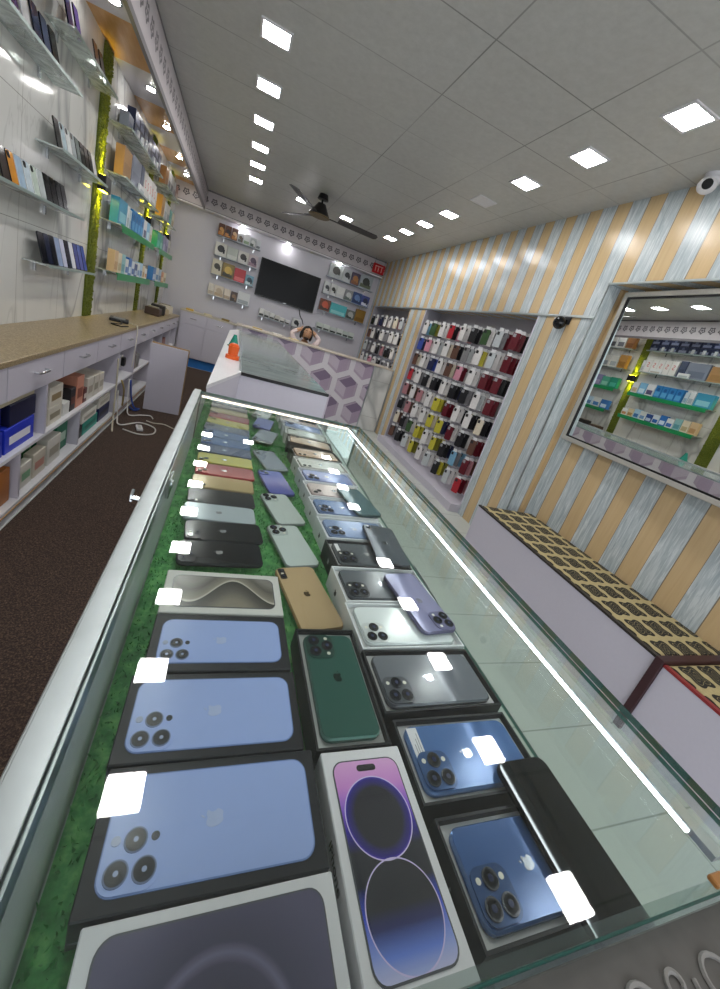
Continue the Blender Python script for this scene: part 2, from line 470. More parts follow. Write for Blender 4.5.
# ------------------------------------------------------------------ geometric relief pattern
def hexpanel(w, h, R=.27, ox=0.0, oz=0.0):
    """panel in the local XZ plane, x 0..w, z 0..h, facing -Y"""
    g = G()
    hx = R * math.sqrt(3)
    pt = lambda cx, cz, a, r: Vector((cx + r * math.cos(math.radians(a)), 0, cz + r * math.sin(math.radians(a))))
    j = -2
    while j * 1.5 * R < h + 2 * R:
        i = -2
        while i * hx < w + 2 * hx:
            cx = i * hx + (hx / 2 if j % 2 else 0) + ox; cz = j * 1.5 * R + oz
            c = Vector((cx, 0, cz))
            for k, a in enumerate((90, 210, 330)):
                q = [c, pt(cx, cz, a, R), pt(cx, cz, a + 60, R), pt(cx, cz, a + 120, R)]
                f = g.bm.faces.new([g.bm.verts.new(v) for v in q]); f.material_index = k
                # inner step of lighter tone along the bar
                d = (pt(0, 0, a, 1)); nn = Vector((-d.z, 0, d.x))
                for s_, e_, y_, mi in ((.0, .085, -.004, 3),):
                    q = [c - nn * e_ / 2 - d * e_ * .3, c + d * R - nn * e_ / 2, c + d * R + nn * e_ / 2, c + nn * e_ / 2 - d * e_ * .3]
                    f = g.bm.faces.new([g.bm.verts.new(v + Vector((0, y_ - k * .0015, 0))) for v in q]); f.material_index = mi
                e_ = .035
                q = [c + nn * .05, c + d * R + nn * .05, c + d * R + nn * (.0425 + e_), c + nn * (.0425 + e_)]
                f = g.bm.faces.new([g.bm.verts.new(v + Vector((0, -.002, 0))) for v in q]); f.material_index = 4
            i += 1
        j += 1
    for co, no in (((0, 0, 0), (-1, 0, 0)), ((w, 0, 0), (1, 0, 0)), ((0, 0, 0), (0, 0, -1)), ((0, 0, h), (0, 0, 1))):
        bmesh.ops.bisect_plane(g.bm, geom=g.bm.verts[:] + g.bm.edges[:] + g.bm.faces[:], plane_co=co, plane_no=no, clear_outer=True)
    g.ab((0, .001, 0), (w, .012, h), 2)
    return g
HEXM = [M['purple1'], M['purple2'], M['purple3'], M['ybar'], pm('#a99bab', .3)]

# ------------------------------------------------------------------ the main display counter
GX0, GX1, GY0, GY1, GZ = -.072, .481, .062, 1.283, 1.0875
TF = .935
ctr = thing('display_counter', 'long glass topped display counter full of phones in the foreground', 'display counter', (0, 0, 0))
G().ab((-.066, .075, .0), (.472, 1.275, TF - .02)).obj('cabinet_body', M['white'], ctr)
p_ = hexpanel(1.205, .93, .27, .1, .05)
o = p_.obj('patterned_front_panel', HEXM, ctr, loc=(.486, .072, 0), rz=PI / 2)
G().ab((-.056, .072, TF - .02), (.474, 1.272, TF)).obj('tray_floor', M['tray'], ctr)
g = G(); g.ab((GX0 + .002, GY0, GZ - .008), (GX1, GY1, GZ), 0)
for f in g.bm.faces:
    if abs(f.normal.z) < .5: f.material_index = 1
g.obj('top_glass', [M['glass'], M['glassedge']], ctr)
g = G(); g.ab((.472, .070, TF), (.480, 1.27, GZ - .0085), 0)
for f in g.bm.faces:
    if abs(f.normal.x) < .5: f.material_index = 1
g.obj('front_glass', [M['glassside'], M['glassedge']], ctr)
g = G(); g.ab((-.054, .063, TF), (.470, .070, GZ - .0085), 0)
g.obj('end_glass', [M['glassside']], ctr)
G().ab((-.052, 1.268, TF + .001), (.470, 1.274, GZ - .009)).obj('end_mirror', M['mirror'], ctr)
g = G(); g.ab((-.060, .072, TF - .02), (-.0555, 1.266, GZ - .022))
g.obj('sliding_door', pm('#aab0b0', .3), ctr)
g = G(); g.ab((-.064, .064, GZ - .03), (-.0535, 1.28, GZ - .0085)); g.ab((-.0745, .06, GZ - .03), (-.0645, 1.285, GZ + .002), bev=.001)
g.ab((-.0745, .06, GZ + .0006), (-.0555, 1.285, GZ + .0022), bev=.0005)
g.ab((-.078, .06, GZ - .032), (-.0746, 1.285, GZ - .004), bev=.001)
g.obj('left_rail', M['alu'], ctr)
g = G(); g.ab((.438, .08, GZ - .016), (.452, 1.262, GZ - .0095)); g.obj('light_rail', M['alu'], ctr)
g = G(); g.ab((.4365, .10, GZ - .0155), (.4379, 1.255, GZ - .0130)); g.obj('led_strip', M['led'], ctr)
g = G(); g.ab((-.05, 1.256, GZ - .013), (.436, 1.262, GZ - .0092)); g.obj('end_led_strip', M['ledw'], ctr)
g = G(); g.ab((-.0555, .66, 1.03), (-.050, .70, 1.066), bev=.001); g.cyl((-.0495, .68, 1.05), .008, .003, axis='X'); g.obj('door_lock', M['chrome'], ctr)
g = G(); g.tube([(-.078, .575, 1.068), (-.092, .575, 1.070)], .0035); g.tube([(-.092, .575, 1.064), (-.092, .576, 1.074), (-.0915, .582, 1.080)], .0022); g.obj('side_latch', M['chrome'], ctr)
g = G(); g.ab((.396, .0625, GZ + .0005), (.411, .070, GZ + .005), bev=.001); g.obj('corner_clip', M['wood'], ctr)

# grass carpet inside the case
g = G(); g.ab((-.054, .075, TF + .0003), (.286, 1.262, TF + .003))
for i in range(15000):
    x = random.uniform(-.053, .285); y = random.uniform(.076, 1.262)
    a = random.uniform(0, 2 * PI); wd_ = random.uniform(.0010, .0022); h = random.uniform(.004, .0098)
    dx, dy = math.cos(a) * wd_, math.sin(a) * wd_
    tx, ty = random.uniform(-.005, .005), random.uniform(-.005, .005)
    v = [g.bm.verts.new(q) for q in ((x - dx, y - dy, TF + .002), (x + dx, y + dy, TF + .002), (x + tx, y + ty, TF + h))]
    g.bm.faces.new(v)
tag(g.obj('artificial_grass', M['grass']), 'green artificial grass lining the display counter tray', 'grass', kind='stuff')

# scroll patterned ledge at the near end
t = thing('side_ledge', 'dark grey ledge with embossed scroll pattern at the bottom right corner', 'ledge', (.36, -.16, 0))
G().ab((-.35, -.2, 0), (.35, .2155, 1.060)).obj('carcass', M['lav'], t)
G().ab((-.36, -.21, 1.0605), (.36, .2205, 1.0765), bev=.001).obj('top', pm('#5d5a57', .5, var=.2), t)
g = G()
for cx, cy, r, s in ((-.075, .192, .015, 1), (-.040, .197, .014, -1), (-.006, .190, .016, 1), (.030, .195, .015, -1), (.066, .19, .016, 1), (-.055, .160, .016, -1), (-.018, .152, .016, 1), (.022, .157, .016, -1), (.06, .152, .016, 1), (-.11, .195, .014, -1)):
    pts = []
    for k in range(26):
        a = k / 25 * 2.3 * PI * s; rr = r * (1 - k / 29)
        pts.append((cx + rr * math.cos(a), cy + rr * math.sin(a), 1.0773))
    G().tube(pts, .0016, seg=5).obj('scroll_relief', pm('#8b8885', .45), t)

# ------------------------------------------------------------------ phones and boxes
def apple_pts(sz):
    body = [(0, .27), (-.12, .33), (-.27, .33), (-.38, .21), (-.42, .02), (-.38, -.2), (-.27, -.40), (-.16, -.49), (0, -.44), (.16, -.49), (.27, -.40), (.36, -.20), (.27, -.10), (.23, .04), (.26, .16), (.35, .24), (.27, .33), (.12, .33)]
    leaf = [(.0, .38), (.03, .52), (.15, .63), (.13, .49)]
    return [(x * sz, y * sz) for x, y in body], [(x * sz, y * sz) for x, y in leaf]
def add_logo(g, cx, cy, z, sz, mat=0, h=.0004):
    for pts in apple_pts(sz):
        g.prism([(x + cx, y + cy) for x, y in pts], z, z + h, mat)
LENSG = pm('#0b0d12', .05, name='lens_glass')
def cam_spec(kind, W, L):
    """camera island centre, size and lens offsets, phone top at +y seen from the back"""
    if kind == 'pro': return (-W / 2 + .0215, L / 2 - .0215), (.038, .039), [(-.0085, .0088), (-.0085, -.0088), (.0092, 0)], .0079, [(.0095, .0125), (.0095, -.0125)]
    if kind == 'dual': return (-W / 2 + .017, L / 2 - .017), (.028, .029), [(-.005, .006), (.005, -.006)], .006, [(.006, .007)]
    if kind == 'dualv': return (-W / 2 + .0105, L / 2 - .0185), (.0125, .029), [(0, .008), (0, -.008)], .005, [(0, 0)]
    return (-W / 2 + .012, L / 2 - .012), (.013, .013), [(0, 0)], .0055, []
def phone(label, loc, rot, L=.1467, W=.0715, back='#8fa', frame=None, kind='pro', logo=None, bump=None, face=False, T=.0078, group=None, R=None, ring='#3a3d44', backrough=.16):
    t = thing('smartphone', label, 'phone', loc, math.radians(rot), group)
    if R is not None: t.matrix_world = R
    fr = pm(frame or back, .25, .5, name='phone_frame')
    G().prism(rrect(W, L, .0115), 0, T - .0004, inset=.0018).obj('body', fr, t)
    bk = pm(back, backrough, .1, .04, 30, spec=.22)
    G().prism(rrect(W - .0034, L - .0034, .0100), T - .0008, T).obj('screen' if face else 'back_panel', M['gloss'] if face else bk, t)
    if face or kind is None: return t
    (cx, cy), (bw, bl), offs, lr, dots = cam_spec(kind, W, L)
    bt = .0006 if kind in ('dualv', 'single') else .0016
    g = G(); g.prism([(x + cx, y + cy) for x, y in rrect(bw, bl, min(bw, bl) * .27)], T - .0002, T + bt)
    for dx, dy in dots: g.cyl((cx + dx, cy + dy, T + bt), .0026, .0005, 1, seg=10)
    bm_ = g.obj('camera_island', [pm(bump or back, .12, .25), pm('#d9d6c8', .3)], t)
    for dx, dy in offs:
        g = G(); g.cyl((cx + dx, cy + dy, T + bt + .0006), lr, .0014, 0, 18); g.cyl((cx + dx, cy + dy, T + bt + .0014), lr * .78, .0006, 1, 18); g.cyl((cx + dx, cy + dy, T + bt + .0018), lr * .34, .0004, 2, 12)
        g.obj('lens', [pm(ring, .2, .7), LENSG, pm('#2c3350', .1)], bm_)
    if logo:
        g = G(); add_logo(g, 0, .004, T - .00005, .0145, h=.0003)
        g.obj('logo', pm(logo, .12, .7), t)
    return t
def open_box(label, loc, rot, c, L=.170, W=.088, H=.0435, inner='#e6e6e6', text=False, depth=.0082):
    t = thing('phone_box', label, 'box', loc, math.radians(rot))
    g = G(); k = .0026
    g.ab((-W / 2, -L / 2, 0), (W / 2, L / 2, H - depth - .004))
    g.ab((-W / 2, -L / 2, H - depth - .004), (-W / 2 + k, L / 2, H)); g.ab((W / 2 - k, -L / 2, H - depth - .004), (W / 2, L / 2, H))
    g.ab((-W / 2 + k, -L / 2, H - depth - .004), (W / 2 - k, -L / 2 + k, H)); g.ab((-W / 2 + k, L / 2 - k, H - depth - .004), (W / 2 - k, L / 2, H))
    g.obj('box_base', pm(c, .4, var=.05, spec=.2), t)
    g = G(); g.ab((-W / 2 + k, -L / 2 + k, H - depth - .004), (W / 2 - k, L / 2 - k, H - depth))
    g.obj('inner_tray', pm(inner, .5), t)
    g = G(); add_logo(g, 0, 0, 0, .012)
    bmesh.ops.transform(g.bm, matrix=Matrix.Translation((0, L / 2 + .0003, H * .5)) @ Matrix.Rotation(PI / 2, 4, 'X'), verts=g.bm.verts[:])
    g.obj('logo', pm('#2a2a2c' if sum(rgb(c)) > .6 else '#8a8d92', .3), t)
    return t
def text_obj(name, body, size, mat, parent, T, ext=.0002):
    cu = bpy.data.curves.new(name, 'FONT'); cu.body = body; cu.size = size; cu.extrude = ext; cu.align_x = 'CENTER'; cu.align_y = 'CENTER'
    tmp = bpy.data.objects.new(name, cu); COL.objects.link(tmp)
    dg = bpy.context.evaluated_depsgraph_get(); dg.update()
    me = bpy.data.meshes.new_from_object(tmp.evaluated_get(dg))
    bpy.data.objects.remove(tmp)
    me.transform(T); me.materials.clear(); me.materials.append(mat)
    return link(name, me, parent)
def sealed_box(label, loc, rot, c, W, L, H, printfn, side='iPhone', sidecol='#aab'):
    t = thing('phone_box', label, 'box', loc, math.radians(rot))
    G().ab((-W / 2, -L / 2, 0), (W / 2, L / 2, .008), bev=.0008).obj('box_base', pm(c, .4), t)
    G().ab((-W / 2, -L / 2, .0083), (W / 2, L / 2, H), bev=.0010).obj('box_lid', pm(c, .33, var=.05, spec=.18), t)
    printfn(t, H)
    for sx in (-1, 1):
        Tm = Matrix.Translation((sx * (W / 2 + .0002), 0, H * .55)) @ Matrix.Rotation(sx * PI / 2, 4, 'Z') @ Matrix.Rotation(PI / 2, 4, 'X')
        text_obj('lettering', side, .013, pm(sidecol, .4), t, Tm)
    return t
BLUE = '#a0b4e8'
def print_pro(W, L, col=BLUE, logo='#b3c0e2'):
    def fn(t, H):
        z = H
        g = G()
        g.prism(rrect(W, L, .0125), z, z + .0006, 0)
        g.prism(rrect(W - .0022, L - .0022, .0116), z + .0006, z + .0008, 1)
        k = L / .1608
        cx, cy = -W / 2 + .0215 * k, L / 2 - .0215 * k
        g.prism([(x + cx, y + cy) for x, y in rrect(.041 * k, .041 * k, .011)], z + .0008, z + .0013, 1)
        for dx, dy, r in ((-.0090, .0092, .0082), (-.0090, -.0092, .0082), (.0098, 0, .0082)):
            g.cyl((cx + dx * k, cy + dy * k, z + .0016), r * k, .0006, 4, 22)
            g.cyl((cx + dx * k, cy + dy * k, z + .0020), r * .86 * k, .0003, 2, 22)
            g.cyl((cx + dx * k, cy + dy * k, z + .0022), r * .5 * k, .0002, 5, 18)
            g.cyl((cx + dx * k, cy + dy * k, z + .0023), r * .22 * k, .0002, 3, 12)
        g.cyl((cx + .0105 * k, cy + .0135 * k, z + .0015), .0033 * k, .0004, 3, 14)
        g.cyl((cx + .0105 * k, cy - .0135 * k, z + .0015), .0030 * k, .0004, 2, 14)
        add_logo(g, 0, .003, z + .0007, .0165 * k, 6, .0003)
        o = g.obj('printed_phone', [pm('#7188c0', .25, spec=.2), pm(col, .22, var=.03, spec=.2), pm('#22262d', .2, spec=.2), pm('#98a4c4', .2, spec=.2), pm('#6b789a', .25, spec=.2), pm('#101217', .2, spec=.2), M['logo']], t)
    return fn
# near row of the left column: dark boxes with blue printed phones
def print_wave(W, L, mode):
    t0 = NT('printed_wallpaper_' + mode)
    p, x, y, z = t0.obj()
    if mode == 'titanium':
        # a big soft S shaped fold across the picture
        s_ = t0.math('MULTIPLY', t0.math('COSINE', t0.math('MULTIPLY', t0.math('ADD', y, .012), 52)), -.024)
        d = t0.math('ADD', x, s_)
        k = t0.math('ADD', t0.math('MULTIPLY', d, 12), .5, clamp=True)
        c = t0.ramp(k, [(0, rgb('#8a8274')), (.25, rgb('#5d5952')), (.49, rgb('#3a3835')), (.505, rgb('#cfc8bb')), (.56, rgb('#8b8478')), (.8, rgb('#5c5851')), (1, rgb('#85807a'))])
        t0.fin(c, .2)
    elif mode == 'purple':
        def disc(cx, cy):
            a = t0.math('SUBTRACT', x, cx); b = t0.math('SUBTRACT', y, cy)
            return t0.math('SQRT', t0.math('ADD', t0.math('MULTIPLY', a, a), t0.math('MULTIPLY', b, b)))
        g0 = t0.math('MULTIPLY_ADD', y, 6.5, .5, clamp=True)
        bg = t0.ramp(g0, [(0, rgb('#d9d4ef')), (.12, rgb('#8ea0e6')), (.25, rgb('#3a4fd0')), (.36, rgb('#23252f')), (.5, rgb('#2b2c34')), (.60, rgb('#34259a')), (.70, rgb('#8a5fd6')), (.82, rgb('#d48fd9')), (1, rgb('#e8b2e2'))])
        d1 = disc(0, .024); d2 = disc(0, -.040)
        i1 = t0.ramp(t0.math('MULTIPLY', d1, 26), [(0, rgb('#2c2b33')), (.6, rgb('#2b2a33')), (.8, rgb('#33288a')), (.86, rgb('#6a3fd8'))])
        i2 = t0.ramp(t0.math('MULTIPLY_ADD', y, 14, 1.1, clamp=True), [(0, rgb('#cbd0f0')), (.25, rgb('#6a86e0')), (.45, rgb('#2a2f6a')), (.6, rgb('#2a2a31'))])
        c = t0.mix(t0.math('LESS_THAN', d2, .0325), bg, i2)
        c = t0.mix(t0.math('LESS_THAN', d1, .0325), c, i1)
        r1_ = t0.math('LESS_THAN', t0.math('ABSOLUTE', t0.math('SUBTRACT', d1, .0325)), .0005)
        r2_ = t0.math('LESS_THAN', t0.math('ABSOLUTE', t0.math('SUBTRACT', d2, .0325)), .0005)
        c = t0.mix(t0.math('MAXIMUM', r1_, r2_), c, rgb('#d7c8f2'))
        t0.fin(c, .2)
    else:
        a = t0.math('SUBTRACT', x, -.03); b = t0.math('SUBTRACT', y, .0)
        d = t0.math('SQRT', t0.math('ADD', t0.math('MULTIPLY', a, a), t0.math('MULTIPLY', b, b)))
        c = t0.ramp(t0.math('MULTIPLY', d, 12), [(0, rgb('#2c2a3a')), (.5, rgb('#4a465c')), (.56, rgb('#6e6a86')), (.62, rgb('#47445a')), (1, rgb('#5a5670'))])
        t0.fin(c, .2)
    def fn(t, H):
        G().prism(rrect(W, L, .0115), H, H + .0005).obj('printed_phone', pm('#55565c', .25), t)
        g = G(); g.prism(rrect(W - .0028, L - .0028, .0102), H + .0005, H + .0008)
        g.obj('printed_screen', t0.m, t)
        g = G(); g.prism([(px, py + L / 2 - .0085) for px, py in rrect(.021, .006, .0029)], H + .0008, H + .0010)
        if mode == 'purple': g.obj('printed_notch', M['black'], t)
        else: g.bm.free()
    return fn
ZB = TF + .0125          # boxes rest on the grass tips
BH = .98 - ZB
K = '#26272b'
sealed_box('white phone box with dark purple printed screen, cut by the bottom edge of the photo', (.066, .1165, ZB), 90.5, '#dedde1', .090, .172, BH, print_wave(.076, .152, 'slate'), sidecol='#333')
sealed_box('large black phone box printed with a blue phone, nearest the camera', (.061, .2105, ZB), 90, K, .094, .180, BH, print_pro(.078, .1608))
sealed_box('black phone box printed with a blue phone, middle of the three', (.056, .3055, ZB), 90, K, .092, .176, BH, print_pro(.076, .158))
sealed_box('black phone box printed with a blue phone, beside the titanium wave box', (.059, .399, ZB), 90, K, .089, .166, BH, print_pro(.068, .146))
sealed_box('white phone box printed with a grey wave, behind the blue printed boxes', (.059, .491, ZB), 90.5, '#d8d6d1', .089, .166, BH, print_wave(.067, .145, 'titanium'), sidecol='#444')
sealed_box('tall white phone box with pink, purple and black printed screen', (.205, .169, ZB), 0, '#e4e2e6', .090, .168, BH, print_wave(.073, .147, 'purple'), sidecol='#333')
# loose phones on the grass, left column
ZG = TF + .0102
LC = [
    ('black phone in clear film lying just beyond the grey wave box', .053, .630, 4, '#1e2024', 'dual', .1467, '#2a2c30'),
    ('black phone in clear film, second beyond the grey wave box', .057, .703, 5, '#212327', 'dual', .1467, '#2a2c30'),
    ('silver white phone lying between two black phones on the grass', .046, .775, 2, '#b9c4cb', 'dual', .147, '#9fa6ab'),
    ('black phone lying between the silver and the gold phone', .047, .848, 4, '#25282d', 'dualv', .147, '#333'),
    ('pale gold phone lying before the red phone', .048, .926, 2, '#b9a477', 'dualv', .147, '#b59c6c'),
    ('red phone lying between the gold and the yellow phone', .050, 1.004, 3, '#8e1024', 'dual', .150, '#c8323f'),
    ('yellow phone lying behind the red phone', .048, 1.082, 2.5, '#b5ac38', 'dual', .150, '#b8ad40'),
    ('dark navy phone lying behind the yellow phone', .046, 1.160, 2.5, '#232f5c', 'dual', .152, '#27345c'),
    ('blue phone lying against the mirrored far end of the counter', .046, 1.232, .5, '#224f8c', 'dual', .150, '#27518a'),
]
for lb, x, y, a, c, kd, L, fr in LC:
    phone(lb, (x, y, ZG), 90 + a, L, .0705, c, fr, kd, logo='#c9ccd2' if kd != 'dualv' else None, ring='#2b2d32')
# loose phones, middle column
phone('gold phone with two cameras lying on the grass in the middle', (.199, .527, ZG), 11, .1575, .0765, '#c4a981', '#a98a5c', 'dualv', '#6f5836', bump='#4a4038')
phone('silver white phone on the grass just beyond the gold phone', (.191, .682, ZG), 12, .146, .0715, '#c8d3cf', '#9aa29f', 'pro', None)
phone('silver white phone on the grass, farther of the middle pair', (.186, .836, ZG), 14, .146, .0715, '#c5d0cc', '#9aa29f', 'pro', None)
phone('violet blue phone lying on the grass in the middle', (.183, .985, ZG), 11, .148, .0715, '#4652a8', '#39448c', 'dual', None)
phone('graphite phone with chrome edge lying on the grass near the far end', (.180, 1.15, ZG), 15, .150, .072, '#6d7583', '#c3c9cc', 'dualv', None)
# green phone in a black box
open_box('black open phone box holding the green phone', (.200, .3385, ZB), 0, '#17181b', .167, .087, BH, '#c9cac8')
phone('dark green phone in an open black box beside the blue printed boxes', (.201, .3385, ZB + BH - .0081), 0, .1467, .0715, '#2f5a50', '#4a6f66', 'pro', '#1f3f37', bump='#2a4b43')
# right column: open boxes with phones lying across
ZR = TF + .0004
BR = .98 - ZR
def rbox(y, a, boxcol, blabel, plabel, back, frame, big=False, x=.338, kind='pro', logo='#aeb4bd', inner='#dcdcdc', **kw):
    L, W = (.1608, .078) if big else (.1467, .0715)
    open_box(blabel, (x, y, ZR), 90 + a, boxcol, L + .019, W + (.016 if big else .0165), BR, inner)
    return phone(plabel, (x, y, ZR + BR - .0081), 90 + a, L, W, back, frame, kind, logo, **kw)
rbox(.139, 0, '#1b1c20', 'black open phone box nearest the camera in the right column', 'steel blue phone in a black box, nearest in the right column', '#3f5f94', '#5673a6', x=.344, bump='#34507e')
p1 = rbox(.238, 0, '#1b1c20', 'black open phone box, second in the right column', 'steel blue phone with a small white sticker in a black box', '#4a6ca0', '#5f7db0', bump='#3d5a89')
g2 = G(); g2.ab((-.004, .057, .0079), (.0325, .070, .0081)); 
for i in range(3): g2.ab((-.001, .0595 + i * .003, .0081), (.026 - i * .006, .0602 + i * .003, .0082), 1)
g2.obj('sticker', [M['white'], pm('#777777', .5)], p1)
rbox(.3385, .7, '#1b1c20', 'black open phone box under the graphite phone, third in the right column', 'large graphite phone in a black box, third in the right column', '#6d7178', '#4b4e54', True, bump='#5a5d63')
rbox(.437, 2, '#e2e4e6', 'white open phone box under the white phone', 'white phone in a white box, partly covered by a lavender phone', '#dfe6e6', '#c9cfcf', True, logo='#c2cacb', bump='#e3e8e8', ring='#2a2d30')
rbox(.536, 3, '#e2e4e6', 'white open phone box behind the white phone, holding a grey phone', 'dark grey phone in a white box, behind the white phone', '#656a70', '#54585d', True, bump='#3f4247')
p5 = rbox(.6305, 3.5, '#1b1c20', 'black open phone box farther back in the right column', 'graphite phone with a sticker in a black box, farther back', '#4e545a', '#6a6f74', bump='#3b3f44', logo='#d5d8da')
g2 = G(); g2.ab((.004, .060, .0079), (.030, .068, .0081)); g2.obj('sticker', M['white'], p5)
rbox(.7275, 4.5, '#e2e4e6', 'white open phone box holding a blue phone beside the grey phone', 'blue phone in a white box, beside the grey single camera phone', '#7f95bd', '#8ea3c8', logo='#d4deee', bump='#6c82aa')
rbox(.828, 5, '#e2e4e6', 'white open phone box holding a blue phone under the teal phone', 'blue phone in a white box, half hidden by the teal phone', '#6b86b4', '#7d96bf', x=.334, bump='#5a74a1')
rbox(.925, 5, '#e2e4e6', 'white open phone box holding the rose white phone', 'rose white phone in a white box behind the teal phone', '#d8c9c6', '#cdbab6', x=.334, kind='dual', ring='#3a3436')
rbox(1.018, 6, '#d9dce4', 'white open phone box behind the rose white phone', 'lilac blue phone in a white box behind the rose white phone', '#8799cf', '#7888bd', x=.334, ring='#343a55')
rbox(1.112, 6, '#dcdcda', 'white open phone box second from the mirrored end', 'cream white phone in a white box, second from the mirrored end', '#d6d6ce', '#b9b9b0', x=.333, kind='dualv')
rbox(1.208, 6, '#2a2624', 'dark open phone box touching the mirrored end', 'rose gold phone in a dark box, closest to the mirrored end', '#d3b396', '#b48f6c', x=.332, kind='dualv')
# phones lying on top of the boxes
ZT = .9802
phone('lavender phone lying across the white phone and the grey phone', (.384, .486, ZT + .0020), -172, .1475, .0715, '#8d8cae', '#6e6c8c', 'pro', '#b6b5cf', bump='#77769a')
phone('dark grey single camera phone lying across two boxes', (.386, .6625, ZT + .0020), -5, .151, .0757, '#4b525a', '#2b2f34', 'single', '#777d84')
phone('dark teal phone lying across the blue phones', (.382, .862, ZT + .0020), 10, .1467, .0715, '#3c6268', '#2f4d52', None)
phone('black phone lying face up across the two steel blue phones', (.393, .1435, ZT + .0020), 1, .152, .0715, '#101114', '#17181b', 'pro', face=True)

# ------------------------------------------------------------------ second counter and patterned back counter
t = thing('glass_counter', 'second counter with grey glass top and angled white side wing, beyond the main counter', 'counter', (0, 0, 0))
foot = [(-.058, 1.79), (.088, 2.36), (.62, 2.35), (.62, 5.92), (.088, 5.92), (-.03, 5.3)]
G().prism(foot, 0, .985).obj('cabinet_body', M['lav'], t)
G().prism([(-.060, 1.785), (.088, 2.352), (.088, 5.925), (-.032, 5.3)], .9855, 1.003).obj('side_wing', M['white'], t)
hexpanel(3.55, .982, .25, .1, .12).obj('patterned_side_panel', HEXM, t, loc=(.634, 2.36, .001), rz=PI / 2)
g = G(); g.ab((.090, 2.35, .9855), (.624, 2.372, 1.0035)); g.obj('front_edge', M['black'], t)
g = G(); g.ab((.090, 2.373, .9855), (.622, 5.925, 1.0), 0)
t0 = NT('painted_reflection_glass'); p, x, y, z = t0.obj(True)
n1 = t0.noise(p, 3, 4, .6, .8, (1, 3.5, 1))  # pale and dark streaks painted in as the ceiling's reflection
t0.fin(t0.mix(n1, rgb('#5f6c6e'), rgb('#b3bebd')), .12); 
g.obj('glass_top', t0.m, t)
g = G(); g.ab((.078, 2.38, 1.0035), (.0895, 5.9, 1.012)); g.obj('glass_rail', M['alu'], t)
g = G(); g.cyl((0, 0, .012), .045, .024, 0, 18); g.cyl((0, 0, .055), .032, .06, 0, 18, r2=.036); g.sph((0, 0, .09), .03, 0, (1, 1, .5))
tag(g.obj('orange_cup', pm('#e8662a', .4), loc=(.030, 2.80, 1.0035), smooth=False), 'orange plastic cup standing on the white wing of the second counter', 'cup')
g = G(); g.cyl((0, 0, .05), .045, .1, 0, 14, r2=.012); g.cyl((0, 0, .004), .05, .008, 0, 14)
tag(g.obj('teal_cone', pm('#17826f', .4), loc=(.030, 3.55, 1.0035)), 'teal cone shaped holder behind the orange cup', 'holder')

t = thing('patterned_counter', 'back counter with lilac geometric relief front and white marble end', 'counter', (0, 0, 0))
G().ab((.05, 5.96, 0), (2.50, 6.38, 1.045)).obj('cabinet_body', M['white'], t)
hexpanel(2.12, 1.04, .25, .03, .1).obj('patterned_front_panel', HEXM, t, loc=(.05, 5.945, .002))
G().ab((2.18, 5.935, .004), (2.50, 5.958, 1.044)).obj('marble_end_panel', M['marble'], t)
G().ab((2.164, 5.93, .002), (2.178, 5.958, 1.044)).obj('seam_strip', M['alu'], t)
G().ab((.04, 5.92, 1.046), (2.50, 6.40, 1.066), bev=.003).obj('counter_top', pm('#b9aea0', .3, var=.15), t)
g = G()
for k, (x, w_, c) in enumerate(((.25, .05, 0), (.52, .08, 1), (.95, .06, 0))): pass
for i, (x, c, lb) in enumerate(((.33, '#c9b27e', 'tan pad lying at the left end of the patterned counter top'), (.62, '#e3dfd8', 'cream pad lying left of the middle of the patterned counter top'), (.88, '#d9c9a0', 'beige pad lying on the patterned counter top before the person'))):
    tag(G().box((0, 0, .008), (.14, .09, .016), bev=.002).obj('paper_pad', pm(c, .6), loc=(x, 6.2, 1.0665), rz=.2 * i), lb, 'paper')

# ------------------------------------------------------------------ left wall bench with drawers
bn = thing('drawer_bench', 'long lavender bench with drawers, open shelves and speckled top along the left wall', 'bench', (0, 0, 0))
BX = -.878
G().ab((XL + .002, YF + .3, .812), (BX + .008, 7.62, .842), bev=.003).obj('worktop', M['granite'], bn)
G().ab((XL + .002, YF + .3, .335), (BX - .004, 7.60, .353)).obj('middle_shelf', M['white'], bn)
G().ab((XL + .002, YF + .3, .062), (BX + .006, 7.60, .080)).obj('bottom_shelf', M['white'], bn)
g = G(); g.ab((BX - .012, YF + .3, 0), (BX - .001, 7.60, .055), 0); g.ab((BX - .013, YF + .3, .055), (BX + .009, 7.60, .0615), 1)
g.obj('plinth', [M['white'], pm('#b78f5e', .5)], bn)
G().ab((XL + .002, YF + .3, .645), (BX - .020, 7.60, .652)).obj('drawer_shelf', M['lav'], bn)
for y in (-.4, 1.0, 2.53, 4.0, 4.62, 5.5, 6.2, 6.9, 7.55):
    G().ab((XL + .004, y - .009, .354), (BX - .003, y + .009, .644)).obj('divider', M['lav'], bn)
for y in (-.6, .7, 2.25, 3.10, 4.0, 4.62, 5.5, 6.2, 6.9):
    G().ab((XL + .004, y - .009, .081), (BX - .003, y + .009, .334)).obj('divider', M['lav'], bn)
seams = [-1.0, -.2, .5, 1.3, 2.10, 2.73, 3.35, 3.98, 4.54, 5.1, 5.65, 6.2, 6.72, 7.26, 7.6]
for a, b in zip(seams, seams[1:]):
    d = G().ab((BX - .018, a + .004, .648), (BX, b - .004, .810), bev=.0015).obj('drawer', M['lav'], bn)
    g = G(); ym = (a + b) / 2; L_ = .05 if b - a < .6 else .06
    g.tube([(BX, ym - L_, .742), (BX + .020, ym - L_, .742), (BX + .026, ym - L_ + .014, .742), (BX + .026, ym + L_ - .014, .742), (BX + .020, ym + L_, .742), (BX, ym + L_, .742)], .0055, seg=8)
    g.obj('handle', M['chrome'], d)
